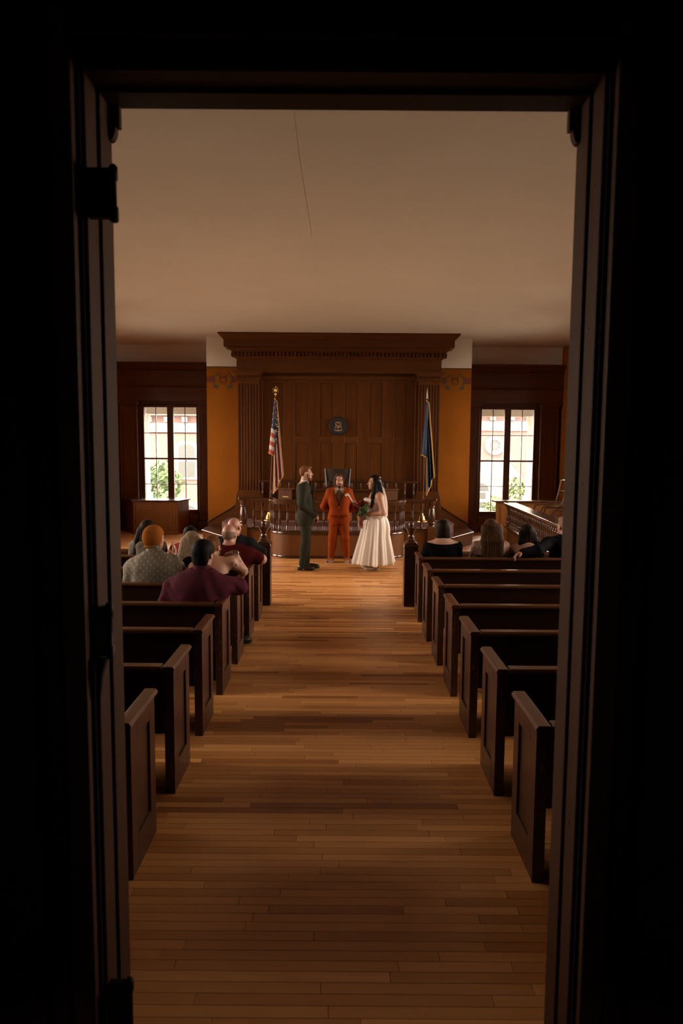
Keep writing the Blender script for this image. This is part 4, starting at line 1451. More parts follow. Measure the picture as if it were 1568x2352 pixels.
class SDF:
    """a smooth union of round limbs, turned into one skin by surface nets"""

    def __init__(s):
        s.p = []
        s.R, s.t, s.sc = np.eye(3), np.zeros(3), 1.0

    def at(s, R=None, t=(0, 0, 0), sc=1.0):
        s.R = np.eye(3) if R is None else R
        s.t = np.array(t, float)
        s.sc = sc
        return s

    def _p(s, a):
        return s.R @ (np.array(a, float) * s.sc) + s.t

    def cap(s, a, b, ra, rb=None, k=0.02, op=1):
        rb = ra if rb is None else rb
        s.p.append(('c', s._p(a), s._p(b), ra * s.sc, rb * s.sc, k, op))
        return s

    def ell(s, c, r, R=None, k=0.02, op=1):
        RR = s.R if R is None else s.R @ R
        s.p.append(('e', s._p(c), np.array(r, float) * s.sc, RR, k, op))
        return s

    def box(s, c, h, rd=0.01, R=None, k=0.01, op=1):
        RR = s.R if R is None else s.R @ R
        s.p.append(('b', s._p(c), np.array(h, float) * s.sc, rd * s.sc, RR, k, op))
        return s

    def fn(s, f, lo, hi, k=0.004, op=1):
        s.p.append(('f', f, np.array(lo, float), np.array(hi, float), k, op))
        return s

    @staticmethod
    def _bb(q):
        if q[0] == 'c':
            r = max(q[3], q[4])
            return np.minimum(q[1], q[2]) - r, np.maximum(q[1], q[2]) + r
        if q[0] == 'e':
            r = np.abs(q[3]) @ q[2]
            return q[1] - r, q[1] + r
        if q[0] == 'b':
            r = np.abs(q[4]) @ (q[2] + q[3])
            return q[1] - r, q[1] + r
        return q[2], q[3]

    @staticmethod
    def _d(q, P):
        if q[0] == 'c':
            a, ba = q[1], q[2] - q[1]
            t = np.clip(((P - a) @ ba) / max(ba @ ba, 1e-9), 0, 1)
            return np.linalg.norm(P - a - t[..., None] * ba, axis=-1) - (q[3] + t * (q[4] - q[3]))
        if q[0] == 'e':
            L = (P - q[1]) @ q[3]
            k0 = np.linalg.norm(L / q[2], axis=-1)
            k1 = np.linalg.norm(L / q[2] ** 2, axis=-1)
            return k0 * (k0 - 1) / np.maximum(k1, 1e-6)
        if q[0] == 'b':
            L = np.abs((P - q[1]) @ q[4]) - (q[2])
            return np.linalg.norm(np.maximum(L, 0), axis=-1) + np.minimum(L.max(-1), 0) - q[3]
        return q[1](P)

    def mesh(s, res, infl=0.0, clips=(), disp=None):
        los, his = zip(*[s._bb(q) for q in s.p if q[-1] > 0])
        pad = 3 * res + max(infl, 0) + 0.004
        lo, hi = np.min(los, 0) - pad, np.max(his, 0) + pad
        n = np.ceil((hi - lo) / res).astype(int) + 1
        D = np.full(n, 1.0, np.float32)
        ax = [lo[i] + res * np.arange(n[i]) for i in range(3)]
        for q in s.p:
            k, op = q[-2], q[-1]
            bl_, bh = s._bb(q)
            g = k * 1.2 + 3 * res + max(infl, 0)
            i0 = np.maximum(((bl_ - g - lo) / res).astype(int), 0)
            i1 = np.minimum(((bh + g - lo) / res).astype(int) + 2, n)
            if (i1 <= i0).any():
                continue
            sl = tuple(slice(i0[i], i1[i]) for i in range(3))
            P = np.stack(np.meshgrid(ax[0][sl[0]], ax[1][sl[1]], ax[2][sl[2]], indexing='ij'), -1)
            d = s._d(q, P)
            A = D[sl]
            if op > 0:
                h = np.clip(0.5 + 0.5 * (d - A) / k, 0, 1)
                D[sl] = d * (1 - h) + A * h - k * h * (1 - h)
            else:
                D[sl] = np.maximum(A, -d + (infl if op == -2 else 0))
        if infl:
            D -= infl
        if disp is not None or clips:
            P = np.stack(np.meshgrid(*ax, indexing='ij'), -1)
            if disp is not None:
                D = D + disp(P)
            for pt, nr in clips:
                nr = np.array(nr, float)
                D = np.maximum(D, (P - np.array(pt)) @ (nr / np.linalg.norm(nr)))
        return s.nets(D, lo, res)

    @staticmethod
    def nets(D, lo, res):
        D[0], D[-1], D[:, 0], D[:, -1], D[:, :, 0], D[:, :, -1] = 1, 1, 1, 1, 1, 1
        S = D < 0
        c = np.zeros([x - 1 for x in D.shape], np.int8)
        cs = [(i, j, k) for i in (0, 1) for j in (0, 1) for k in (0, 1)]
        for i, j, k in cs:
            c += S[i:D.shape[0] - 1 + i, j:D.shape[1] - 1 + j, k:D.shape[2] - 1 + k]
        act = (c > 0) & (c < 8)
        ii = np.argwhere(act)
        idx = np.full(act.shape, -1, np.int64)
        idx[act] = np.arange(len(ii))
        acc, cnt = np.zeros((len(ii), 3)), np.zeros(len(ii))
        for a in cs:
            for d in range(3):
                if a[d]:
                    continue
                b = list(a)
                b[d] = 1
                da = D[ii[:, 0] + a[0], ii[:, 1] + a[1], ii[:, 2] + a[2]]
                db = D[ii[:, 0] + b[0], ii[:, 1] + b[1], ii[:, 2] + b[2]]
                mk = (da < 0) != (db < 0)
                t = np.where(mk, da / np.where(mk, da - db, 1), 0)
                pos = np.tile(np.array(a, float), (len(ii), 1))
                pos[:, d] += t
                acc += pos * mk[:, None]
                cnt += mk
        V = (ii + acc / np.maximum(cnt, 1)[:, None]) * res + lo
        F = []
        for d in range(3):
            u, w = (d + 1) % 3, (d + 2) % 3
            sl0, sl1 = [slice(1, -1)] * 3, [slice(1, -1)] * 3
            sl0[d], sl1[d] = slice(0, -1), slice(1, None)
            s0, s1 = S[tuple(sl0)], S[tuple(sl1)]
            e = np.argwhere(s0 != s1)
            if not len(e):
                continue
            ins = s0[e[:, 0], e[:, 1], e[:, 2]]
            off = np.ones(3, int)
            off[d] = 0
            e = e + off
            q = []
            for du, dw in ((-1, -1), (0, -1), (0, 0), (-1, 0)):
                cc_ = e.copy()
                cc_[:, u] += du
                cc_[:, w] += dw
                q.append(idx[cc_[:, 0], cc_[:, 1], cc_[:, 2]])
            q = np.stack(q, 1)
            F.append(np.where(ins[:, None], q, q[:, ::-1]))
        return V, np.concatenate(F)


def join(*parts):
    V, F, n = [], [], 0
    for v, f in parts:
        V.append(v)
        F.append(f + n)
        n += len(v)
    return np.concatenate(V), np.concatenate(F)


def mesh_fast(name, V, F):
    me = bpy.data.meshes.new(name)
    me.vertices.add(len(V))
    me.vertices.foreach_set('co', np.asarray(V, np.float32).ravel())
    me.loops.add(F.size)
    me.loops.foreach_set('vertex_index', F.astype(np.int32).ravel())
    me.polygons.add(len(F))
    me.polygons.foreach_set('loop_start', np.arange(0, F.size, 4, dtype=np.int32))
    me.polygons.foreach_set('use_smooth', np.ones(len(F), bool))
    me.update(calc_edges=True)
    me.validate()
    return me


def put(name, vf, mat, parent):
    return link(name, mesh_fast(name, *vf), mat, parent)


def folds(amp, fx=18.0, fz=14.0, ph=0.0, z0=None, z1=None):
    def f(P):
        x, y, z = P[..., 0], P[..., 1], P[..., 2]
        v = np.sin(fz * z + 6 * np.sin(7 * x + ph) + 5 * y + ph) * np.sin(fx * x + 4 * z + ph) + 0.5 * np.sin(3.4 * fz * z + 14 * x + 11 * y + 3 * np.sin(23 * x + ph)) * np.clip(np.sin(9 * x + 6 * z + ph) + 0.3, 0, 1)
        v = v * amp
        if z0 is not None:
            v = v * np.clip((z - z0) / (z1 - z0), 0, 1)
        return v
    return f


V3 = lambda *a: np.array(a, float)


def head_sdf(S, J, bald=False):
    c, R, h = J['head'], J['hr'], J['hs']
    S.at(R, c, h)
    S.ell((0, -0.014, 0.034), (0.074, 0.094, 0.084), k=0.02)
    S.ell((0, 0.030, -0.028), (0.060, 0.062, 0.086), k=0.03)
    S.ell((0, 0.042, -0.078), (0.046, 0.046, 0.036), k=0.03)
    S.ell((0, 0.076, -0.098), (0.021, 0.018, 0.016), k=0.02)
    S.cap((0, 0.086, 0.018), (0, 0.113, -0.020), 0.008, 0.012, k=0.014)
    S.ell((0, 0.100, -0.026), (0.017, 0.012, 0.010), k=0.01)
    S.cap((-0.034, 0.074, 0.028), (0.034, 0.074, 0.028), 0.012, k=0.018)
    for s in (-1, 1):
        S.ell((s * 0.038, 0.060, -0.028), (0.022, 0.022, 0.022), k=0.02)
        S.ell((s * 0.031, 0.100, 0.010), (0.015, 0.018, 0.010), k=0.006, op=-1)
        S.ell((s * 0.077, -0.004, -0.006), (0.009, 0.021, 0.033), k=0.008)
    S.cap((-0.018, 0.090, -0.060), (0.018, 0.090, -0.060), 0.009, k=0.012)
    S.at()
    nb = J['neck']
    S.cap(nb, c + R @ V3(0, -0.022, -0.055) * h, 0.062 * J.get('nk', 1), 0.054 * h * J.get('nk', 1), k=0.03)


def hand(S, w, d, n, side, curl=0.5, spread=1.0, sc=1.0):
    """wrist w, finger direction d, palm normal n; side +1/-1 = where the thumb leaves the palm"""
    d = np.array(d, float) / np.linalg.norm(d)
    n = np.array(n, float)
    n = n - d * n.dot(d)
    n /= np.linalg.norm(n)
    a = np.cross(d, n) * side
    R = np.stack([a, d, n], 1)
    S.at(None, (0, 0, 0), 1.0)
    S.cap(w - d * 0.02, w + d * 0.03 * sc, 0.026 * sc, 0.028 * sc, k=0.02)
    S.box(w + d * 0.052 * sc, np.array((0.030, 0.034, 0.006)) * sc, 0.009 * sc, R, k=0.015)
    for i, (L, o) in enumerate(((0.072, 0.031), (0.082, 0.0105), (0.076, -0.0105), (0.058, -0.031))):
        b = w + d * 0.085 * sc + a * o * sc * spread
        ang = curl * 0.7
        d1 = d * math.cos(ang) + n * math.sin(ang)
        m_ = b + d1 * L * 0.5 * sc
        ang2 = curl * 1.6
        d2 = d * math.cos(ang2) + n * math.sin(ang2)
        S.cap(b - d * 0.01, m_, 0.0095 * sc, 0.0088 * sc, k=0.006)
        S.cap(m_, m_ + d2 * L * 0.5 * sc, 0.0088 * sc, 0.0075 * sc, k=0.005)
    t0 = w + d * 0.028 * sc + a * 0.028 * sc
    t1 = t0 + (d * 0.55 + a * 0.7 + n * 0.35) * 0.036 * sc
    S.cap(t0, t1, 0.0125 * sc, 0.0105 * sc, k=0.012)
    S.cap(t1, t1 + (d * 0.85 + a * 0.15 + n * 0.5) * 0.034 * sc, 0.0105 * sc, 0.0085 * sc, k=0.005)


def torso(S, J, extra=0.0):
    g = J['g']
    Rz = frame_z(J['chest'] - J['pel'])
    up = Rz[:, 2]
    S.at()
    S.ell(J['pel'], (g['hw'] + extra, g['hd'] + extra, 0.15), Rz, k=0.08)
    mid = (J['pel'] + J['chest']) / 2
    S.ell(mid + Rz[:, 1] * g.get('belly', 0.0), (g['ww'] + extra, g['wd'] + extra, 0.20), Rz, k=0.07)
    S.ell(J['chest'], (g['cw'] + extra, g['cd'] + extra, 0.20), Rz, k=0.09)
    S.ell(J['chest'] + up * 0.10 - Rz[:, 1] * 0.02, (g['cw'] * 0.92 + extra, g['cd'] * 0.82 + extra, 0.10), Rz, k=0.08)
    for s in ('L', 'R'):
        S.cap(J['neck'] - up * 0.035, J['sh' + s] - up * 0.005, 0.056 + extra, 0.058 * g.get('am', 1) + extra, k=0.08)


def arm(S, J, s, extra=0.0, upto=1.0):
    am = J['g'].get('am', 1.0)
    sh, el, wr = J['sh' + s], J['el' + s], J['wr' + s]
    S.at()
    S.cap(sh, el, 0.058 * am + extra, 0.046 * am + extra, k=0.035)
    if upto >= 1.0:
        S.cap(el, wr, 0.046 * am + extra, 0.031 * am ** 0.5 + extra, k=0.03)
    elif upto > 0:
        S.cap(el, el + (wr - el) * upto, 0.046 * am + extra, (0.046 + (0.031 - 0.046) * upto) * am + extra, k=0.03)


def legs(S, J, extra=0.0):
    lm = J['g'].get('lm', 1.0)
    S.at()
    for s in ('L', 'R'):
        S.cap(J['hip' + s], J['kn' + s], 0.092 * lm + extra, 0.062 * lm + extra, k=0.05)
        S.cap(J['kn' + s], J['an' + s], 0.060 * lm + extra, 0.042 + extra, k=0.03)
        md = J['kn' + s] * 0.68 + J['an' + s] * 0.32
        S.ell(md - V3(0, 0.018, 0), (0.05 * lm + extra, 0.052 * lm + extra, 0.10), k=0.04)


def foot(S, an, yaw=0.0):
    R = rotm(yaw)
    S.at()
    S.cap(an, an + R @ V3(0, 0.02, -0.045), 0.042, 0.040, k=0.02)
    S.cap(an + R @ V3(0, -0.02, -0.055), an + R @ V3(0, 0.17, -0.068), 0.034, 0.028, k=0.02)


def shoe(parent, an, yaw, mat, sole='shoe_black', heel=0.0):
    S = SDF()
    R = rotm(yaw)
    g0 = an[2] - 0.085
    S.at(R, V3(an[0], an[1], g0))
    S.ell((0, 0.145, 0.040), (0.048, 0.085, 0.038), k=0.03)
    S.ell((0, 0.05, 0.050), (0.042, 0.11, 0.042), k=0.03)
    S.ell((0, -0.02, 0.055), (0.040, 0.055, 0.050), k=0.03)
    S.cap((0, 0.0, 0.06), (0, 0.0, 0.088), 0.044, 0.046, k=0.02)
    sh = put('shoe', S.mesh(0.008, clips=[((0, 0, g0 + 0.012), (0, 0, -1)), ((0, 0, g0 + 0.105), (0, 0, 1))]), mat, parent)
    S = SDF()
    S.at(R, V3(an[0], an[1], g0))
    S.ell((0, 0.145, 0.012), (0.050, 0.088, 0.03), k=0.03)
    S.ell((0, 0.03, 0.012), (0.043, 0.12, 0.03), k=0.03)
    put('sole', S.mesh(0.008, clips=[((0, 0, g0 + 0.018), (0, 0, 1)), ((0, 0, g0 + 0.001), (0, 0, -1))]), sole, sh)
    return sh


def face_parts(root, J, brow, lips='lip', glasses=None):
    c, R, h = J['head'], J['hr'], J['hs']

    def T(p):
        return tuple(R @ (V3(*p) * h) + c)
    for s in (-1, 1):
        e = MB().ball(T((s * 0.031, 0.080, 0.010)), (0.0125 * h,) * 3, 10, 6).build('eye', 'eye_white', root, smooth=True)
        MB().ball(T((s * 0.031, 0.0905, 0.010)), (0.0058 * h,) * 3, 8, 5).build('iris', 'eye_dark', e, smooth=True)
        MB().tube([T((s * 0.014, 0.092, 0.028)), T((s * 0.032, 0.090, 0.034)), T((s * 0.048, 0.078, 0.030))], 0.0042 * h, 6).build('eyebrow', brow, root, smooth=True)
    MB().tube([T((-0.022, 0.091, -0.060)), T((-0.008, 0.100, -0.058)), T((0.008, 0.100, -0.058)), T((0.022, 0.091, -0.060))], [0.003 * h, 0.0055 * h, 0.0055 * h, 0.003 * h], 6).build('lips', lips, root, smooth=True)
    if glasses:
        g = None
        for s in (-1, 1):
            ring = [T((s * 0.031 + 0.021 * math.cos(t), 0.106 - 0.10 * (0.021 * math.cos(t)) ** 2, 0.008 + 0.017 * math.sin(t))) for t in [2 * PI * k / 16 for k in range(16)]]
            o = MB().tube(ring, 0.0022, 5, closed=True).build('glasses_rim', glasses, root, smooth=True)
            MB().tube([T((s * 0.052, 0.104, 0.010)), T((s * 0.072, 0.06, 0.012)), T((s * 0.080, 0.0, 0.010))], 0.0022, 5).build('glasses_temple', glasses, o, smooth=True)
        MB().tube([T((-0.010, 0.108, 0.010)), T((0.010, 0.108, 0.010))], 0.0022, 5).build('glasses_bridge', glasses, root, smooth=True)


def scalp(J, kind):
    """hair shapes in head space; returns SDF"""
    c, R, h = J['head'], J['hr'], J['hs']
    S = SDF()
    S.at(R, c, h)
    cut = lambda *a: S.ell(*a, op=-1, k=0.01)
    if kind == 'short':
        S.ell((0, -0.018, 0.045), (0.081, 0.100, 0.090), k=0.02)
        S.ell((0, 0.052, 0.100), (0.050, 0.040, 0.028), k=0.03)
        S.ell((0, -0.062, -0.002), (0.066, 0.042, 0.055), k=0.03)
        S.box((0, 0.13, -0.065), (0.12, 0.075, 0.135), 0.012, k=0.01, op=-1)
        S.box((0, 0.11, -0.10), (0.12, 0.100, 0.120), 0.012, k=0.01, op=-1)
        for s in (-1, 1):
            S.ell((s * 0.085, 0.004, -0.022), (0.022, 0.030, 0.046), op=-1, k=0.01)
    elif kind == 'thick':
        S.ell((0, -0.022, 0.050), (0.092, 0.108, 0.094), k=0.02)
        S.ell((0, -0.066, -0.025), (0.076, 0.050, 0.090), k=0.03)
        S.box((0, 0.13, -0.070), (0.13, 0.090, 0.120), 0.012, k=0.01, op=-1)
    elif kind == 'fringe':       # ring of cropped hair round a bald crown
        S.ell((0, -0.022, 0.012), (0.0775, 0.0925, 0.080), k=0.02)
        S.ell((0, 0.0, 0.125), (0.062, 0.115, 0.075), op=-1, k=0.01)
        S.box((0, 0.15, -0.05), (0.12, 0.12, 0.16), 0.01, k=0.01, op=-1)
        S.box((0, -0.05, -0.12), (0.12, 0.12, 0.055), 0.01, k=0.01, op=-1)
        for s in (-1, 1):
            S.ell((s * 0.082, 0.004, -0.012), (0.022, 0.028, 0.042), op=-1, k=0.01)
    elif kind == 'bob':
        S.ell((0, -0.022, 0.050), (0.092, 0.108, 0.092), k=0.02)
        S.ell((0, -0.040, -0.050), (0.098, 0.080, 0.115), k=0.04)
        S.box((0, 0.13, -0.060), (0.072, 0.100, 0.110), 0.012, k=0.01, op=-1)
    elif kind == 'long':
        S.ell((0, -0.022, 0.050), (0.090, 0.106, 0.092), k=0.02)
        S.ell((0, -0.050, -0.060), (0.094, 0.066, 0.130), k=0.04)
        S.box((0, 0.13, -0.045), (0.070, 0.098, 0.125), 0.012, k=0.01, op=-1)
    elif kind == 'shaggy':
        S.ell((0, -0.020, 0.048), (0.086, 0.104, 0.092), k=0.02)
        S.ell((0, -0.050, -0.030), (0.086, 0.070, 0.090), k=0.03)
        for s in (-1, 1):
            S.cap((s * 0.070, 0.035, 0.04), (s * 0.080, 0.020, -0.075), 0.020, 0.014, k=0.02)
        S.box((0.006, 0.145, -0.050), (0.052, 0.105, 0.135), 0.012, k=0.01, op=-1)
    elif kind == 'updo':
        S.ell((0, -0.020, 0.042), (0.084, 0.102, 0.090), k=0.02)
        S.ell((0.02, -0.105, 0.045), (0.070, 0.050, 0.055), k=0.02)
        S.ell((-0.03, -0.100, 0.020), (0.055, 0.045, 0.050), k=0.02)
        S.ell((0, -0.060, -0.010), (0.068, 0.045, 0.060), k=0.03)
        for a, b, cc_ in (((0.075, 0.03, 0.03), (0.084, 0.01, -0.05), (0.080, -0.02, -0.12)),):
            S.cap(a, b, 0.010, 0.007, k=0.01)
            S.cap(b, cc_, 0.007, 0.004, k=0.01)
        S.box((0, 0.135, -0.070), (0.12, 0.092, 0.115), 0.012, k=0.01, op=-1)
    elif kind == 'cap':          # knitted cap pulled down to the nape
        S.ell((0, -0.016, 0.040), (0.092, 0.112, 0.098), k=0.02)
        S.ell((0, -0.030, -0.010), (0.090, 0.098, 0.075), k=0.03)
        S.box((0, 0.16, -0.085), (0.14, 0.125, 0.105), 0.012, k=0.01, op=-1)
        S.box((0, -0.05, -0.16), (0.14, 0.14, 0.075), 0.012, k=0.01, op=-1)
    S.at()
    return S


def strand_disp(amp, f=90.0, c=(0, 0, 0)):
    def d(P):
        a = np.arctan2(P[..., 0] - c[0], P[..., 1] - c[1])
        return amp * 0.45 * (np.sin(f * 0.5 * a + 3 * np.sin(9 * P[..., 2])) + 0.8 * np.sin(f * 1.1 * a + 2 * P[..., 2]))
    return d


GM = dict(hw=0.165, hd=0.115, ww=0.150, wd=0.110, cw=0.168, cd=0.115)
GW = dict(hw=0.165, hd=0.115, ww=0.125, wd=0.095, cw=0.145, cd=0.100, am=0.82)


def standing(h, g, lean=0.0, foot_w=0.10):
    k = h / 1.79
    J = dict(g=g, pel=V3(0, 0, 0.96 * k), chest=V3(0, -0.010 * k, 1.29 * k), neck=V3(0, -0.035, 1.485 * k), head=V3(0, 0.0, h - 0.125), hr=np.eye(3), hs=0.985 * k ** 0.4)
    for s, q in (('L', -1), ('R', 1)):
        J['sh' + s] = V3(q * 0.185 * k, -0.03, 1.43 * k)
        J['el' + s] = V3(q * 0.245 * k, -0.02, 1.13 * k)
        J['wr' + s] = V3(q * 0.24 * k, 0.06, 0.88 * k)
        J['hip' + s] = V3(q * 0.085 * k, 0, 0.92 * k)
        J['kn' + s] = V3(q * (0.09 + (foot_w - 0.10) * 0.5), 0.015, 0.50 * k)
        J['an' + s] = V3(q * foot_w, -0.04, 0.085)
    return J


def seated(ztop, g, hs=0.96, lean=0.0, turn=0.0):
    s_ = (ztop - 0.425) / 0.87
    J = dict(g=g, pel=V3(0, 0, 0.425 + 0.10 * s_), chest=V3(0, -0.035 + lean * 0.5, 0.425 + 0.385 * s_), neck=V3(0, -0.03 + lean, 0.425 + 0.612 * s_), head=V3(0, 0.015 + lean * 1.2, ztop - 0.122 * hs), hr=rotm(turn), hs=hs)
    for s, q in (('L', -1), ('R', 1)):
        w = g.get('sw', 0.185)
        J['sh' + s] = V3(q * w, -0.025 + lean, 0.425 + 0.52 * s_)
        J['el' + s] = V3(q * (w + 0.06), 0.06, 0.425 + 0.25 * s_)
        J['wr' + s] = V3(q * 0.09, 0.27, 0.60)
        J['hip' + s] = V3(q * 0.095, 0.05, 0.51)
        J['kn' + s] = V3(q * 0.115, 0.40, 0.50)
        J['an' + s] = V3(q * 0.115, 0.40, 0.085)
    return J


def body(root, J, skin, res=0.013, hands=None, bare_arms=False, fine=0.0065, feet=(0, 0)):
    S = SDF()
    torso(S, J)
    for s in 'LR':
        arm(S, J, s)
    legs(S, J)
    foot(S, J['anL'], feet[0])
    foot(S, J['anR'], feet[1])
    S.cap(J['neck'], J['head'] + J['hr'] @ V3(0, -0.02, -0.05), 0.056, 0.05, k=0.03)
    H_ = SDF()
    head_sdf(H_, J)
    hp = SDF()
    for a in (hands or []):
        hand(hp, *a)
    parts = [S.mesh(0.009 if bare_arms else res), H_.mesh(fine)]
    if hands:
        parts.append(hp.mesh(0.006))
    return put('body', join(*parts), skin, root)


def P_root(label, loc, rz, group=None):
    r = empty('person', loc, rz)
    return tag(r, label, 'person', group)


def trousers(root, J, mat, infl=0.016, hem=0.10, top=None, res=0.011, amp=0.004):
    S = SDF()
    legs(S, J)
    Rz = frame_z(J['chest'] - J['pel'])
    S.ell(J['pel'], (J['g']['hw'], J['g']['hd'], 0.15), Rz, k=0.06)
    clips = [((0, 0, top if top else J['pel'][2] + 0.13), (0, 0, 1))]
    clips.append(((0, 0, hem), (0, 0, -1)))
    return put('trousers', S.mesh(res, infl, clips, folds(amp, 14, 30)), mat, root)


# ------------------------------------------------------------------ groom
def make_groom():
    r = P_root('bearded man in dark olive suit standing in profile with clasped hands', (-0.625, 11.75, 0), -PI / 2)
    J = standing(1.79, dict(GM, hd=0.105, cd=0.110, wd=0.100, am=0.95))
    J['hs'] = 1.0
    J['head'] = V3(0, 0.012, 1.667)
    J['elR'], J['elL'] = V3(0.255, -0.045, 1.135), V3(-0.255, -0.045, 1.135)
    J['wrR'], J['wrL'] = V3(0.085, 0.175, 0.945), V3(-0.085, 0.175, 0.955)
    J['anR'], J['anL'] = V3(0.11, -0.055, 0.085), V3(-0.11, 0.02, 0.085)
    body(r, J, 'skin', hands=[(J['wrR'], (-0.62, 0.35, -0.55), (0, -0.6, -0.5), 1, 0.9), (J['wrL'], (0.62, 0.40, -0.60), (0, -0.6, -0.5), -1, 0.9)], feet=(0, 0))
    face_parts(r, J, 'hair_ginger')
    put('hair', scalp(J, 'short').mesh(0.0065, disp=strand_disp(0.0012)), 'hair_ginger', r)
    S = SDF()
    S.at(J['hr'], J['head'], J['hs'])
    S.ell((0, 0.046, -0.082), (0.052, 0.050, 0.042), k=0.02)
    S.ell((0, 0.080, -0.105), (0.026, 0.022, 0.026), k=0.02)
    S.cap((-0.024, 0.094, -0.048), (0.024, 0.094, -0.048), 0.008, k=0.01)
    for s in (-1, 1):
        S.cap((s * 0.066, 0.02, -0.01), (s * 0.050, 0.045, -0.075), 0.012, 0.014, k=0.02)
    S.ell((0, 0.108, -0.062), (0.017, 0.016, 0.006), op=-1, k=0.01)
    put('beard', S.mesh(0.0055, disp=strand_disp(0.0008)), 'hair_ginger', r)
    # white shirt with collar, seen at the neck and cuffs
    S = SDF()
    torso(S, J)
    sh = put('shirt', S.mesh(0.013, 0.004, [((0, 0, 1.50), (0, 0, 1)), ((0, 0, 1.0), (0, 0, -1))]), 'shirt_white', r)
    S = SDF()
    S.cap(J['neck'] - V3(0, -0.005, 0.03), J['neck'] + V3(0, 0.022, 0.055), 0.072, 0.064, k=0.02)
    put('collar', S.mesh(0.007, 0.004, [((0, 0, 1.545), (0, 0.35, 1)), ((0, 0, 1.455), (0, 0, -1))]), 'shirt_white', sh)
    S = SDF()
    for s in 'LR':
        d = J['wr' + s] - J['el' + s]
        S.cap(J['el' + s] + d * 0.86, J['el' + s] + d * 0.965, 0.040, 0.039, k=0.01)
    put('cuffs', S.mesh(0.007), 'shirt_white', sh)
    S = SDF()
    S.cap((0, 0.085, 1.475), (0, 0.120, 1.10), 0.020, 0.034, k=0.01)
    put('tie', S.mesh(0.008), 'tie_dark', r)
    S = SDF()
    torso(S, J, 0.004)
    for s in 'LR':
        arm(S, J, s, 0.008, 0.93)
    S.ell((0, -0.008, 0.86), (0.186, 0.122, 0.16), k=0.08)

    def vee(P):
        w = 0.075 * (P[..., 2] - 1.10) / 0.36
        return np.maximum(np.abs(P[..., 0]) - np.minimum(w, 0.085), 0.03 - P[..., 1])
    S.fn(vee, (-0.10, 0.03, 1.10), (0.10, 0.3, 1.55), op=-1)
    jk = put('jacket', S.mesh(0.009, 0.016, [((0, 0, 0.775), (0, 0, -1)), ((0, 0, 1.53), (0, -0.35, 1))], folds(0.0035, 15, 17)), 'groom_wool', r)
    for s in (-1, 1):
        MB().prism([(s * 0.085, 1.46), (s * 0.045, 1.30), (s * 0.008, 1.12), (s * 0.07, 1.27), (s * 0.10, 1.36)] if s > 0 else [(s * 0.10, 1.36), (s * 0.07, 1.27), (s * 0.008, 1.12), (s * 0.045, 1.30), (s * 0.085, 1.46)], 'y', 0.118, 0.145).build('lapel', 'groom_wool', jk, bevel=0.003)
    trousers(r, J, 'groom_wool', 0.012, 0.075, 1.0, 0.010, 0.0035)
    shoe(r, J['anL'], 0.0, 'shoe_black')
    shoe(r, J['anR'], 0.0, 'shoe_black')


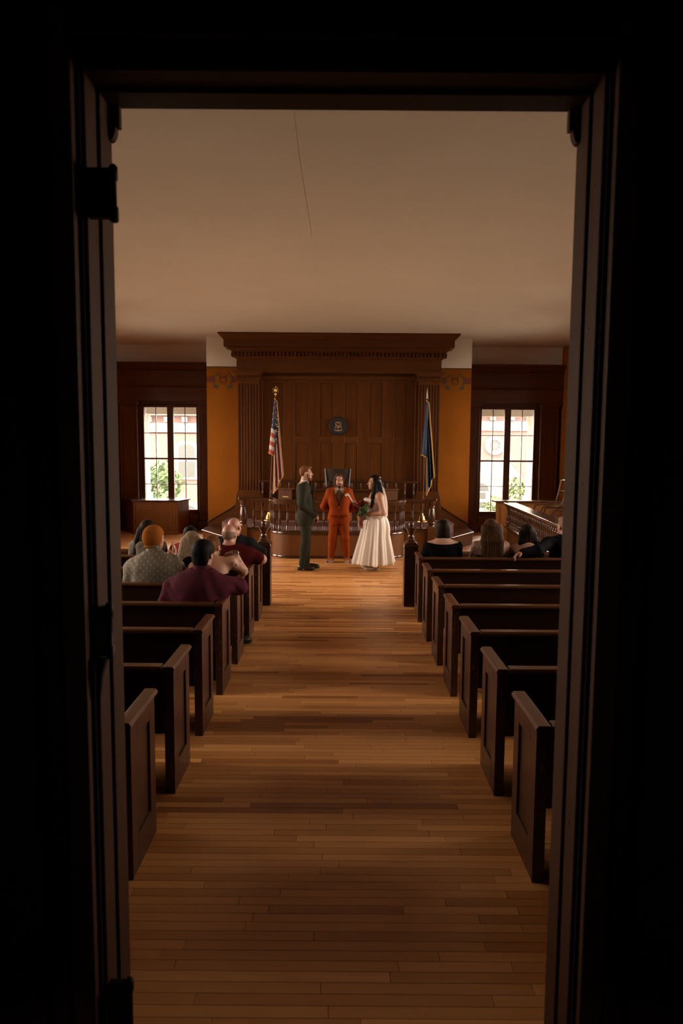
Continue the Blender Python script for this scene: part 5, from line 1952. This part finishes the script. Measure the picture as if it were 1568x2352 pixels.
# ------------------------------------------------------------------ officiant
def make_officiant():
    r = P_root('bearded man in rust-orange three-piece suit and glasses, hands behind his back', (-0.045, 12.50, 0), PI)
    J = standing(1.625, dict(GM, cw=0.170, ww=0.155, hw=0.165, am=0.95), foot_w=0.145)
    J['hs'] = 0.98
    J['head'] = V3(0.005, 0.03, 1.505)
    J['hr'] = rotm(math.radians(10), math.radians(-3))
    J['elR'], J['elL'] = V3(0.285, -0.09, 1.03), V3(-0.285, -0.09, 1.03)
    J['wrR'], J['wrL'] = V3(0.07, -0.19, 0.90), V3(-0.07, -0.19, 0.90)
    body(r, J, 'skin_rosy', hands=[(J['wrR'], (-0.7, 0, -0.5), (0, 0.6, -0.4), 1, 0.7), (J['wrL'], (0.7, -0.15, -0.5), (0, 0.6, -0.4), -1, 0.7)], feet=(0.3, -0.3))
    face_parts(r, J, 'hair_mid', glasses='brass')
    put('hair', scalp(J, 'shaggy').mesh(0.0065, disp=strand_disp(0.002)), 'hair_mid', r)
    S = SDF()
    S.at(J['hr'], J['head'], J['hs'])
    S.ell((0, 0.048, -0.082), (0.056, 0.050, 0.044), k=0.02)
    S.ell((0, 0.078, -0.104), (0.032, 0.026, 0.030), k=0.02)
    S.cap((-0.026, 0.095, -0.046), (0.026, 0.095, -0.046), 0.009, k=0.01)
    for s in (-1, 1):
        S.cap((s * 0.066, 0.03, -0.01), (s * 0.054, 0.045, -0.075), 0.014, 0.016, k=0.02)
    S.ell((0, 0.108, -0.062), (0.020, 0.016, 0.007), op=-1, k=0.01)
    put('beard', S.mesh(0.0055, disp=strand_disp(0.001)), 'hair_mid', r)
    S = SDF()
    torso(S, J)
    sh = put('shirt', S.mesh(0.012, 0.005, [((0, 0, 1.37), (0, 0, 1)), ((0, 0, 0.95), (0, 0, -1))]), 'shirt_cream', r)
    S = SDF()
    S.cap(J['neck'] - V3(0, -0.01, 0.02), J['neck'] + V3(0, 0.03, 0.05), 0.074, 0.066, k=0.02)

    def notch(P):
        return np.maximum(np.abs(P[..., 0]) - 0.03 * (1.40 - P[..., 2]) / 0.06, 0.04 - P[..., 1])
    put('collar', S.mesh(0.007, 0.005, [((0, 0, 1.40), (0, 0.3, 1)), ((0, 0, 1.315), (0, 0, -1))]), 'shirt_cream', sh)
    for s in (-1, 1):
        MB().prism([(s * 0.010, 1.350), (s * 0.085, 1.385), (s * 0.075, 1.270)][::1 if s > 0 else -1], 'y', 0.070, 0.122).build('collar_point', 'shirt_cream', sh, bevel=0.003)
    S = SDF()
    torso(S, J)
    vs = put('vest', S.mesh(0.011, 0.011, [((0, 0, 1.19), (0, 0, 1)), ((0, 0, 0.95), (0, 0, -1)), ((0, 0.02, 0), (0, -1, 0))]), 'vest_brown', r)
    m_ = MB().prism([(-0.018, 1.345), (-0.026, 1.315), (-0.030, 1.20), (-0.034, 1.08), (0.034, 1.08), (0.030, 1.20), (0.026, 1.315), (0.018, 1.345)], 'y', 0.085, 0.134)
    m_.build('tie', 'tie_grey', r, bevel=0.008)
    S = SDF()
    torso(S, J, 0.004)
    for s in 'LR':
        arm(S, J, s, 0.004, 0.95)
    S.ell((0, 0.0, 0.80), (0.185, 0.128, 0.16), k=0.08)

    def vee(P):
        w = 0.092 * (P[..., 2] - 1.02) / 0.30
        return np.maximum(np.abs(P[..., 0]) - np.minimum(w, 0.105), 0.03 - P[..., 1])
    S.fn(vee, (-0.11, 0.03, 1.02), (0.11, 0.3, 1.42), op=-1)

    def slit(P):
        return np.maximum(np.abs(P[..., 0]) - 0.05 * (0.76 - P[..., 2]) / 0.06, 0.03 - P[..., 1])
    S.fn(slit, (-0.06, 0.03, 0.68), (0.06, 0.3, 0.76), op=-1)
    jk = put('jacket', S.mesh(0.008, 0.014, [((0, 0, 0.705), (0, 0, -1)), ((0, 0, 1.395), (0, -0.3, 1))], folds(0.0035, 13, 15, 1.0)), 'rust_wool', r)
    for s in (-1, 1):
        pl_ = [(s * 0.098, 1.375), (s * 0.070, 1.24), (s * 0.004, 1.045), (s * 0.085, 1.18), (s * 0.135, 1.27), (s * 0.118, 1.29), (s * 0.125, 1.32)]
        MB().prism(pl_ if s < 0 else pl_[::-1], 'y', 0.100, 0.152).build('lapel', 'rust_wool', jk, bevel=0.004)
        B(s * 0.11 - 0.045, s * 0.11 + 0.045, 0.12, 0.172, 0.865, 0.895).build('pocket_flap', 'rust_wool', jk, bevel=0.004)
    MB().ball((0, 0.172, 1.035), (0.010, 0.006, 0.010), 10, 6).build('button', 'brass', jk, smooth=True)
    trousers(r, J, 'rust_wool', 0.017, 0.050, 0.95, 0.009, 0.0035)
    shoe(r, J['anL'], 0.35, 'shoe_tan', 'shoe_sole')
    shoe(r, J['anR'], -0.35, 'shoe_tan', 'shoe_sole')


# ------------------------------------------------------------------ bride
def make_bride():
    r = P_root('bride in white strapless dress and veil facing the man in olive suit', (0.60, 11.75, 0), PI / 2)
    g = dict(hw=0.18, hd=0.14, ww=0.135, wd=0.125, cw=0.150, cd=0.120, am=1.08, sw=0.18)
    J = standing(1.63, g)
    J['pel'] = V3(0, 0.0, 0.90)
    J['chest'] = V3(0, 0.01, 1.17)
    J['neck'] = V3(0, -0.01, 1.335)
    J['head'] = V3(0, 0.045, 1.515)
    J['hs'] = 0.97
    J['hr'] = rotm(math.radians(6), math.radians(-2))
    J['shL'], J['shR'] = V3(-0.175, -0.045, 1.285), V3(0.175, -0.02, 1.285)
    J['elL'], J['wrL'] = V3(-0.235, -0.105, 1.02), V3(-0.12, 0.135, 0.985)
    J['elR'], J['wrR'] = V3(0.215, 0.10, 1.045), V3(0.10, 0.305, 1.125)
    for s, q in (('L', -1), ('R', 1)):
        J['an' + s] = V3(q * 0.07, -0.02, 0.115)
    J['anR'] = V3(0.07, 0.02, 0.115)
    body(r, J, 'skin_tan', hands=[(J['wrL'], (0.35, 1.0, -0.08), (0.6, -0.2, 0.4), 1, 1.0), (J['wrR'], (-0.25, 1.0, 0.35), (0, 0, 1), -1, 0.35)], bare_arms=True, feet=(0, 0))
    face_parts(r, J, 'hair_black')
    S = scalp(J, 'long')
    for pts, r0 in (([(-0.075, 0.02, 1.50), (-0.115, 0.035, 1.38), (-0.150, 0.070, 1.28), (-0.168, 0.075, 1.19), (-0.160, 0.095, 1.11)], 0.042), ([(-0.06, -0.03, 1.48), (-0.09, -0.015, 1.33), (-0.10, 0.02, 1.20)], 0.046),
                    ([(0.075, 0.02, 1.50), (0.10, 0.02, 1.36), (0.10, 0.05, 1.20)], 0.038), ([(0, -0.06, 1.50), (0, -0.09, 1.36), (0, -0.10, 1.22)], 0.060), ([(-0.05, -0.06, 1.46), (-0.05, -0.085, 1.30), (-0.04, -0.09, 1.18)], 0.05)):
        for i in range(len(pts) - 1):
            f0, f1 = 1 - 0.55 * i / (len(pts) - 1), 1 - 0.55 * (i + 1) / (len(pts) - 1)
            S.cap(pts[i], pts[i + 1], r0 * f0, r0 * f1, k=0.03)
    put('hair', S.mesh(0.0065, disp=strand_disp(0.002, 80)), 'hair_black', r)
    MB().tube([(-0.088, 0.07, 1.46), (-0.10, 0.09, 1.36), (-0.096, 0.10, 1.28), (-0.10, 0.125, 1.21)], [0.005, 0.005, 0.004, 0.002], 6).build('loose_strand', 'hair_dark', r, smooth=True)
    # bodice
    S = SDF()
    torso(S, J)
    for s in (-1, 1):
        S.ell((s * 0.065, 0.105, 1.165), (0.075, 0.065, 0.070), k=0.04)
    bd = put('bodice', S.mesh(0.008, 0.010, [((0, 0, 1.225), (0, -0.05, 1)), ((0, 0, 0.90), (0, 0, -1))], folds(0.0012, 25, 25)), 'dress_lace', r)

    def cuffline(u, v):
        a = -PI * 0.62 + u * PI * 1.24
        rx, ry = 0.158 + 0.016 * math.sin(PI * v), 0.150 + 0.03 * math.cos(a) + 0.016 * math.sin(PI * v)
        return (rx * math.sin(a), 0.015 + ry * math.cos(a), 1.175 + 0.065 * v + 0.014 * math.cos(a) * v)
    o = MB().grid(cuffline, 30, 4).build('neckline_fold', 'dress_satin', bd, smooth=True, angle=None)
    o.modifiers.new('thick', 'SOLIDIFY').thickness = 0.012
    # skirt with deep folds
    def skirt(u, v):
        a = 2 * PI * u
        zz = 1.005 - 0.885 * v
        q = v ** 0.85
        fold = 0.045 * q * (math.sin(11 * a + 0.6 * math.sin(3 * a)) * 0.7 + 0.5 * math.sin(19 * a + 1.3))
        rx = 0.150 + 0.215 * q + fold
        ry = 0.140 + 0.205 * q + fold + 0.035 * math.sin(PI * min(1, v * 2.2)) * (1 if math.cos(a) < 0 else 0.3)
        return (rx * math.sin(a), 0.005 + 0.040 * v + ry * math.cos(a), zz + 0.008 * math.sin(5 * a) * v)
    o = MB().grid(skirt, 220, 34).build('skirt', 'dress_satin', r, smooth=True, angle=None)
    o.modifiers.new('thick', 'SOLIDIFY').thickness = 0.004
    # veil
    def veil(u, v):
        a = (u - 0.5) * 2
        zz = 1.615 - 0.665 * v
        y = -0.055 - 0.135 * math.sin(min(v * 1.25, 1.0) * PI / 2) * (1 - 0.35 * a * a) - 0.012 * math.sin(14 * a) * v
        return (a * (0.055 + 0.13 * v ** 0.6), y + (0.02 if v < 0.05 else 0), zz - 0.03 * a * a)
    o = MB().grid(veil, 30, 24).build('veil', 'veil_tulle', r, smooth=True, angle=None)
    MB().ball((0, -0.05, 1.61), (0.05, 0.02, 0.012), 10, 6).build('veil_comb', 'dress_satin', o, smooth=True)
    for s in 'LR':
        an = J['an' + s]
        S = SDF()
        S.at(None, V3(an[0], an[1] - 0.0, 0.0))
        S.ell((0, 0.150, 0.030), (0.038, 0.070, 0.028), k=0.03)
        S.cap((0, 0.10, 0.034), (0, -0.01, 0.075), 0.028, 0.034, k=0.02)
        S.ell((0, -0.02, 0.085), (0.032, 0.035, 0.030), k=0.02)
        S.ell((0, 0.06, 0.098), (0.024, 0.075, 0.034), op=-1, k=0.01)
        S.box((0, -0.025, 0.030), (0.022, 0.020, 0.026), 0.006, k=0.015)
        sh = put('shoe', S.mesh(0.006, clips=[((0, 0, 0.002), (0, 0, -1))]), 'shoe_cream', r)
        MB().tube([(an[0] - 0.036, an[1] + 0.03, 0.068), (an[0] - 0.028, an[1] + 0.038, 0.105), (an[0], an[1] + 0.05, 0.118), (an[0] + 0.028, an[1] + 0.038, 0.105), (an[0] + 0.036, an[1] + 0.03, 0.068)], 0.006, 6).build('strap', 'shoe_cream', sh, smooth=True)
    return r, J


# bouquet in her near hand, and the folded sheet in the other
def make_bouquet():
    b = empty('bouquet', (0.335, 11.60, 1.09))
    tag(b, 'dark red rose bouquet with green leaves and trailing ribbons in bride\'s hand', 'bouquet')
    rg = random.Random(4)
    rm = MB()
    rm.ball((0, 0, 0), (0.026, 0.026, 0.026), 9, 6)
    for ring, (n, rr, zz, tilt) in enumerate(((4, 0.020, 0.006, 0.2), (5, 0.032, -0.004, 0.5))):
        for k in range(n):
            a = 2 * PI * k / n + ring * 0.6
            c = Vector((rr * math.cos(a), rr * math.sin(a), zz))
            k0 = len(rm.v)
            t = Vector((-math.sin(a), math.cos(a), 0))
            up = Vector((math.cos(a) * tilt, math.sin(a) * tilt, 1)).normalized()
            for du, dv in ((-1, -1), (1, -1), (1.1, 0.3), (0.5, 1), (-0.5, 1), (-1.1, 0.3)):
                rm.v.append(tuple(c + t * du * 0.020 + up * dv * 0.022))
            rm.f.append(tuple(k0 + i for i in range(6)))
    rme = rm.mesh('rose', True, 40)
    rme.materials.append(MATS['rose_red'])
    spots = [(-0.075, 0.0, 0.02), (-0.05, -0.03, 0.075), (-0.085, -0.01, -0.045), (-0.015, -0.02, 0.105), (0.03, 0.0, 0.10), (-0.03, 0.03, 0.06), (-0.055, 0.05, 0.02), (-0.10, 0.03, 0.0), (0.0, 0.05, 0.09), (0.06, 0.01, 0.085), (-0.06, -0.05, 0.035), (-0.09, 0.0, -0.075), (0.015, 0.045, 0.05)]
    for x, y, z in spots:
        d = Vector((x - 0.05, y - 0.02, z + 0.02)).normalized()
        link('rose', rme, None, b, (x, y, z), d.to_track_quat('Z', 'Y').to_euler())
    lm_ = MB()
    for s in (-1, 1):
        lm_.v += []
    lp = [(0, 0, 0), (0.018, 0.016, 0.006), (0.045, 0.017, 0.008), (0.075, 0, -0.004), (0.045, -0.017, 0.008), (0.018, -0.016, 0.006)]
    lme = mesh_np('leaf', [(x, y, z) for x, y, z in lp], [(0, 1, 2, 3), (0, 3, 4, 5)], False)
    lme.materials.append(MATS['leaf_green'])
    for k in range(46):
        c = (rg.uniform(-0.05, 0.085), rg.uniform(-0.085, -0.03), rg.uniform(-0.075, 0.065))
        if c[0] < -0.02 and c[2] > 0.02:
            c = (c[0] + 0.07, c[1], c[2])
        link('leaf', lme, None, b, c, (rg.uniform(-0.8, 0.8), rg.uniform(-1.2, 1.2), rg.uniform(0, 6.28)))
    for k in range(6):
        link('leaf', lme, None, b, (-0.06 + 0.012 * k, -0.05, -0.09), (0.4 * k, 0.6, 2.6 + 0.5 * k))
    MB().tube([(0.03, -0.02, -0.03), (0.055, -0.01, -0.10), (0.080, 0.0, -0.195)], [0.040, 0.026, 0.032], 12).build('stem_wrap', 'stem_wrap', b, smooth=True)
    for x0, x1, L, mt in ((-0.055, -0.045, 0.23, 'ribbon_cream'), (-0.035, -0.030, 0.27, 'ribbon_cream'), (-0.02, -0.022, 0.25, 'rose_red'), (0.0, -0.002, 0.21, 'rose_red'), (0.015, 0.020, 0.27, 'rose_red'), (-0.008, 0.006, 0.16, 'rose_red')):
        o = MB().grid(lambda u, v: (x0 + (x1 - x0) * v + (u - 0.5) * 0.020 + 0.006 * math.sin(9 * v + x0 * 80), -0.055 + 0.012 * math.sin(7 * v + x0 * 50), -0.08 - L * v), 2, 14).build('ribbon', mt, b, smooth=True, angle=None)
        o.modifiers.new('thick', 'SOLIDIFY').thickness = 0.002
    pp = empty('paper_sheet', (0.245, 11.84, 1.175))
    tag(pp, 'folded white sheet of paper held out by the bride', 'paper')
    line = [(-0.185, 0.105), (-0.155, 0.104), (-0.135, 0.115), (-0.115, 0.095), (-0.07, 0.02), (-0.04, -0.03), (0.00, -0.055), (0.05, -0.085)]
    o = MB().grid(lambda u, v: (line[min(int(u * 7), 6)][0] + (line[min(int(u * 7), 6) + 1][0] - line[min(int(u * 7), 6)][0]) * (u * 7 - min(int(u * 7), 6)), -0.07 + 0.10 * v,
                                (line[min(int(u * 7), 6)][1] + (line[min(int(u * 7), 6) + 1][1] - line[min(int(u * 7), 6)][1]) * (u * 7 - min(int(u * 7), 6))) + 0.035 * v), 21, 4).build('sheet', 'paper', pp, smooth=True, angle=None)
    o.modifiers.new('thick', 'SOLIDIFY').thickness = 0.0015


make_groom()
make_officiant()
make_bride()
make_bouquet()


# ------------------------------------------------------------------ people in the pews
def sit(label, loc, J, skin, top_mat, hairkind, hair_mat, kind='shirt', leg_mat='trouser_dark', shoe_mat='shoe_black', hands=None, feet=(0, 0), bare=False,
        sleeves=(1.0, 1.0), amp=0.004, infl=0.012, top_z=None, strands=(), hres=0.007, brow=None, glasses=None, hdisp=0.0012, straps=None, rz=0.0, grp=None, name_top='shirt'):
    r = P_root(label, loc, rz, 'guests seated in the pews')
    body(r, J, skin, 0.014, hands=hands, bare_arms=bare, fine=0.0075, feet=feet)
    face_parts(r, J, brow or hair_mat, glasses=glasses)
    if hairkind:
        S = scalp(J, hairkind)
        for pts, r0, r1 in strands:
            for i in range(len(pts) - 1):
                n = len(pts) - 1
                S.cap(pts[i], pts[i + 1], r0 + (r1 - r0) * i / n, r0 + (r1 - r0) * (i + 1) / n, k=0.03)
        put('cap' if hairkind == 'cap' else 'hair', S.mesh(hres, disp=strand_disp(hdisp, 80, J['head'])), hair_mat, r)
    S = SDF()
    torso(S, J)
    if not straps:
        for s, u in zip('LR', sleeves):
            if u > 0:
                arm(S, J, s, 0.004, u)
            else:
                S.cap(J['sh' + s], J['sh' + s] + (J['el' + s] - J['sh' + s]) * (-u), 0.066, 0.064, k=0.03)
    zt = top_z if top_z else J['neck'][2] + 0.03
    clips = [((0, J['neck'][1], zt), (0, -0.15 if not straps else 0, 1)), ((0, 0, 0.43), (0, 0, -1))]
    t = put(name_top, S.mesh(0.0095, infl, clips, folds(amp, 13, 16, loc[0])), top_mat, r)
    if straps:
        for q in (-1, 1):
            x = q * straps
            MB().tube([(x, -0.135 + J['chest'][1] * 1.0, zt - 0.02), (x * 1.02, -0.105, zt + 0.06), (x * 1.0, -0.05, J['shL'][2] + 0.045), (x, 0.05, J['shL'][2] + 0.03), (x, 0.10, zt)], 0.006, 6).build('strap', top_mat, t, smooth=True)
    trousers(r, J, leg_mat, 0.012, 0.07, 0.60, 0.014, 0.003)
    shoe(r, J['anL'], feet[0], shoe_mat)
    shoe(r, J['anR'], feet[1], shoe_mat)
    return r


def hnd(J, s, d, n, side, c=0.6):
    return (J['wr' + s], d, n, side, c)


def default_hands(J):
    return [hnd(J, 'L', (0.3, 0.9, -0.35), (0, 0, -1), 1), hnd(J, 'R', (-0.3, 0.9, -0.35), (0, 0, -1), -1)]


def collar(root, J, mat, dz=0.05):
    S = SDF()
    S.cap(J['neck'] - V3(0, 0, 0.03), J['neck'] + V3(0, 0.012, 0.05), 0.078, 0.068, k=0.02)
    put('collar', S.mesh(0.008, 0.004, [((0, 0, J['neck'][2] + dz), (0, 0.3, 1)), ((0, 0, J['neck'][2] - 0.05), (0, 0, -1))]), mat, root)


GBIG = dict(hw=0.205, hd=0.15, ww=0.215, wd=0.17, cw=0.215, cd=0.15, am=1.18, sw=0.215, belly=0.03)
GSM = dict(GW, sw=0.165)

# man in burgundy shirt, row four
J = seated(1.285, dict(GBIG, sw=0.215, ww=0.195, hw=0.185, cw=0.205), 1.0, turn=math.radians(-14))
J['head'] = J['head'] + V3(0.04, 0, 0)
J['neck'] = J['neck'] + V3(0.03, 0, 0)
J['elR'], J['wrR'] = V3(0.345, 0.055, 0.880), V3(0.22, 0.30, 0.875)
J['elL'], J['wrL'] = V3(-0.305, 0.02, 0.70), V3(-0.15, 0.26, 0.60)
J['shR'] = V3(0.215, -0.02, 0.900)
J['shL'] = V3(-0.215, -0.02, 0.880)
J['anR'], J['knR'] = V3(0.10, 0.20, 0.085), V3(0.13, 0.40, 0.50)
p = sit('broad dark-haired man in burgundy shirt leaning on the pew end', (-1.245, 5.90, 0), J, 'skin_tan', 'burgundy_cotton', 'thick', 'hair_black', hands=[hnd(J, 'L', (0.3, 0.9, -0.3), (0, 0, -1), 1), hnd(J, 'R', (-0.8, 0.5, -0.1), (0, 0, -1), -1)], amp=0.0055, infl=0.014, hdisp=0.003)
collar(p, J, 'burgundy_cotton', 0.045)

# man in the dash-patterned shirt and rust cap, row five
J = seated(1.315, GBIG, 1.0, turn=math.radians(-32))
J['shL'], J['shR'] = V3(-0.215, -0.02, 0.90), V3(0.215, -0.02, 0.90)
J['elR'], J['wrR'] = V3(0.235, 0.13, 0.76), V3(0.150, 0.215, 0.965)
J['elL'], J['wrL'] = V3(-0.27, 0.03, 0.64), V3(0.09, 0.225, 0.97)
p = sit('large man in rust knit cap and grey dash-patterned shirt', (-1.865, 6.75, 0), J, 'skin_rosy', 'dash_shirt', 'cap', 'rust_knit', brow='hair_ginger', glasses='glasses_dark',
        hands=[hnd(J, 'R', (-0.05, 0.15, 0.9), (-1, 0, 0), 1, 0.25), hnd(J, 'L', (0.1, 0.2, 0.9), (1, 0, 0), 1, 0.3)], infl=0.014)
collar(p, J, 'dash_shirt', 0.065)
S = SDF()
S.at(J['hr'], J['head'], J['hs'])
S.ell((0, -0.024, -0.076), (0.086, 0.094, 0.024), k=0.02)
S.box((0, 0.16, -0.07), (0.14, 0.13, 0.08), 0.01, k=0.01, op=-1)
put('cap_band', S.mesh(0.008), 'rust_knit', p)

# woman with reddish updo and bare shoulders, row five
J = seated(1.225, dict(GSM, am=0.95, sw=0.18, cw=0.155, ww=0.15), 0.95, turn=math.radians(-22))
J['shR'], J['elR'], J['wrR'] = V3(0.185, -0.01, 0.965), V3(0.300, 0.05, 0.860), V3(0.215, 0.045, 1.045)
sit('woman with auburn updo and bare shoulders, tattooed arm on the pew end', (-1.285, 6.75, 0), J, 'skin_arm_ink', 'black_knit', 'updo', 'hair_auburn', hands=[hnd(J, 'L', (0.3, 0.9, -0.3), (0, 0, -1), 1), hnd(J, 'R', (-0.75, 0.1, -0.10), (0, 0, -1), -1, 0.9)],
    bare=True, straps=0.085, top_z=0.86, hdisp=0.003, feet=(0, -1.2), leg_mat='denim', name_top='camisole')

# blonde woman, row six
J = seated(1.15, GSM, 0.95, turn=math.radians(-8))
st = [([(x, -0.05 - 0.02 * (1 - abs(x) * 9), 1.06), (x * 1.35, -0.120, 0.90), (x * 1.5, -0.145, 0.72)], 0.044, 0.026) for x in (-0.075, -0.045, -0.015, 0.015, 0.045, 0.075)]
sit('woman with long straight ash-blonde hair in the pew behind the couple', (-1.675, 7.60, 0), J, 'skin', 'black_knit', 'long', 'hair_blonde', strands=st, hdisp=0.003, hands=default_hands(J), name_top='blouse')

# cropped grey man in maroon shirt, row six
J = seated(1.245, dict(GBIG, sw=0.205, cw=0.19, ww=0.19, cd=0.14), 0.98, turn=math.radians(-16))
J['elR'], J['wrR'] = V3(0.355, 0.04, 0.845), V3(0.26, 0.27, 0.845)
J['shR'] = V3(0.210, -0.02, 0.915)
sit('balding grey-haired man in maroon short-sleeved shirt, elbow on the pew end', (-1.255, 7.60, 0), J, 'skin_rosy', 'maroon_cotton', 'fringe', 'hair_grey', hands=[hnd(J, 'L', (0.3, 0.9, -0.3), (0, 0, -1), 1), hnd(J, 'R', (-0.6, 0.7, -0.1), (0, 0, -1), -1)], sleeves=(-0.8, -0.72), hdisp=0.0006, infl=0.014)

# bald man in charcoal suit, row seven
J = seated(1.235, dict(GM, sw=0.20), 0.97, turn=math.radians(-20))
J['elR'], J['wrR'] = V3(0.330, 0.03, 0.80), V3(0.24, 0.27, 0.70)
sit('bald man in dark suit jacket in the pew next to the newel post', (-1.33, 8.43, 0), J, 'skin_rosy', 'suit_charcoal', None, 'hair_grey', hands=default_hands(J), infl=0.016, name_top='jacket')

# woman with dark wavy hair, row seven
J = seated(1.185, dict(GSM), 0.96, turn=math.radians(-12))
st = [([(x, -0.05, 1.08), (x * 1.3 + 0.015 * math.sin(k * 2.1), -0.10, 0.96), (x * 1.5 - 0.02 * math.sin(k * 1.7) - 0.02, -0.12, 0.80)], 0.042, 0.024) for k, x in enumerate((-0.08, -0.04, 0.0, 0.04, 0.075))]
sit('woman with long wavy dark brown hair and sage top beside the side aisle', (-2.405, 8.43, 0), J, 'skin', 'sage_cotton', 'long', 'hair_dark', strands=st, hdisp=0.004, hands=default_hands(J), name_top='blouse')

# dark-haired person in red, row seven, mostly hidden
J = seated(1.115, dict(GSM), 0.92, turn=math.radians(10))
sit('dark-haired person in red top mostly hidden behind the ash-blonde woman', (-1.88, 8.43, 0), J, 'skin_tan', 'red_cotton', 'bob', 'hair_black', hands=default_hands(J), name_top='blouse')

# right-hand front row
J = seated(1.215, dict(GW, sw=0.165, cw=0.16, ww=0.16, am=1.0), 0.96)
sit('woman with dark bob in black scoop-back top, bride\'s side front pew', (1.26, 8.43, 0), J, 'skin', 'black_knit', 'bob', 'hair_dark', hands=default_hands(J), hdisp=0.003, top_z=0.955, name_top='blouse')
J = seated(1.23, dict(GW, sw=0.175, cw=0.155, am=1.0), 0.98)
st = [([(x, -0.05 - 0.03 * (1 - (x / 0.1) ** 2), 1.14), (x * 1.15, -0.115, 0.98), (x * 1.2, -0.145, 0.74)], 0.046, 0.030) for x in (-0.088, -0.06, -0.03, 0.0, 0.03, 0.06, 0.088)]
sit('woman with very long straight brown hair and tattooed bare shoulder', (1.855, 8.43, 0), J, 'skin_tattoo', 'black_knit', 'long', 'hair_brown', strands=st, hdisp=0.003, hands=default_hands(J), bare=True, straps=0.13, top_z=0.80, name_top='camisole')
J = seated(1.165, dict(GSM, am=0.85), 0.93, turn=math.radians(8))
st = [([(x, -0.04, 1.06), (x * 1.25, -0.075, 0.96), (x * 1.3 + 0.01 * math.sin(k * 2.3), -0.085, 0.895)], 0.036, 0.018) for k, x in enumerate((-0.075, -0.045, -0.015, 0.02, 0.05, 0.078))]
sit('young woman with dark wavy hair and thin black straps beside the suited arm', (2.305, 8.43, 0), J, 'skin', 'black_knit', 'long', 'hair_dark', strands=st, hdisp=0.004, hands=default_hands(J), bare=True, straps=0.095, top_z=0.83, name_top='camisole')
J = seated(1.265, dict(GM, sw=0.20), 0.97, turn=math.radians(18))
J['shL'], J['elL'], J['wrL'] = V3(-0.215, -0.06, 0.955), V3(-0.40, -0.225, 0.885), V3(-0.585, -0.265, 0.865)
sit('man in black suit with his arm stretched along the pew back', (2.775, 8.43, 0), J, 'skin_rosy', 'suit_black', 'short', 'hair_grey', hands=[hnd(J, 'L', (-0.9, -0.12, -0.35), (0, -0.2, -1), 1, 0.7), hnd(J, 'R', (-0.3, 0.9, -0.35), (0, 0, -1), -1)], infl=0.016, sleeves=(0.97, 1.0), top_z=1.06, name_top='jacket')
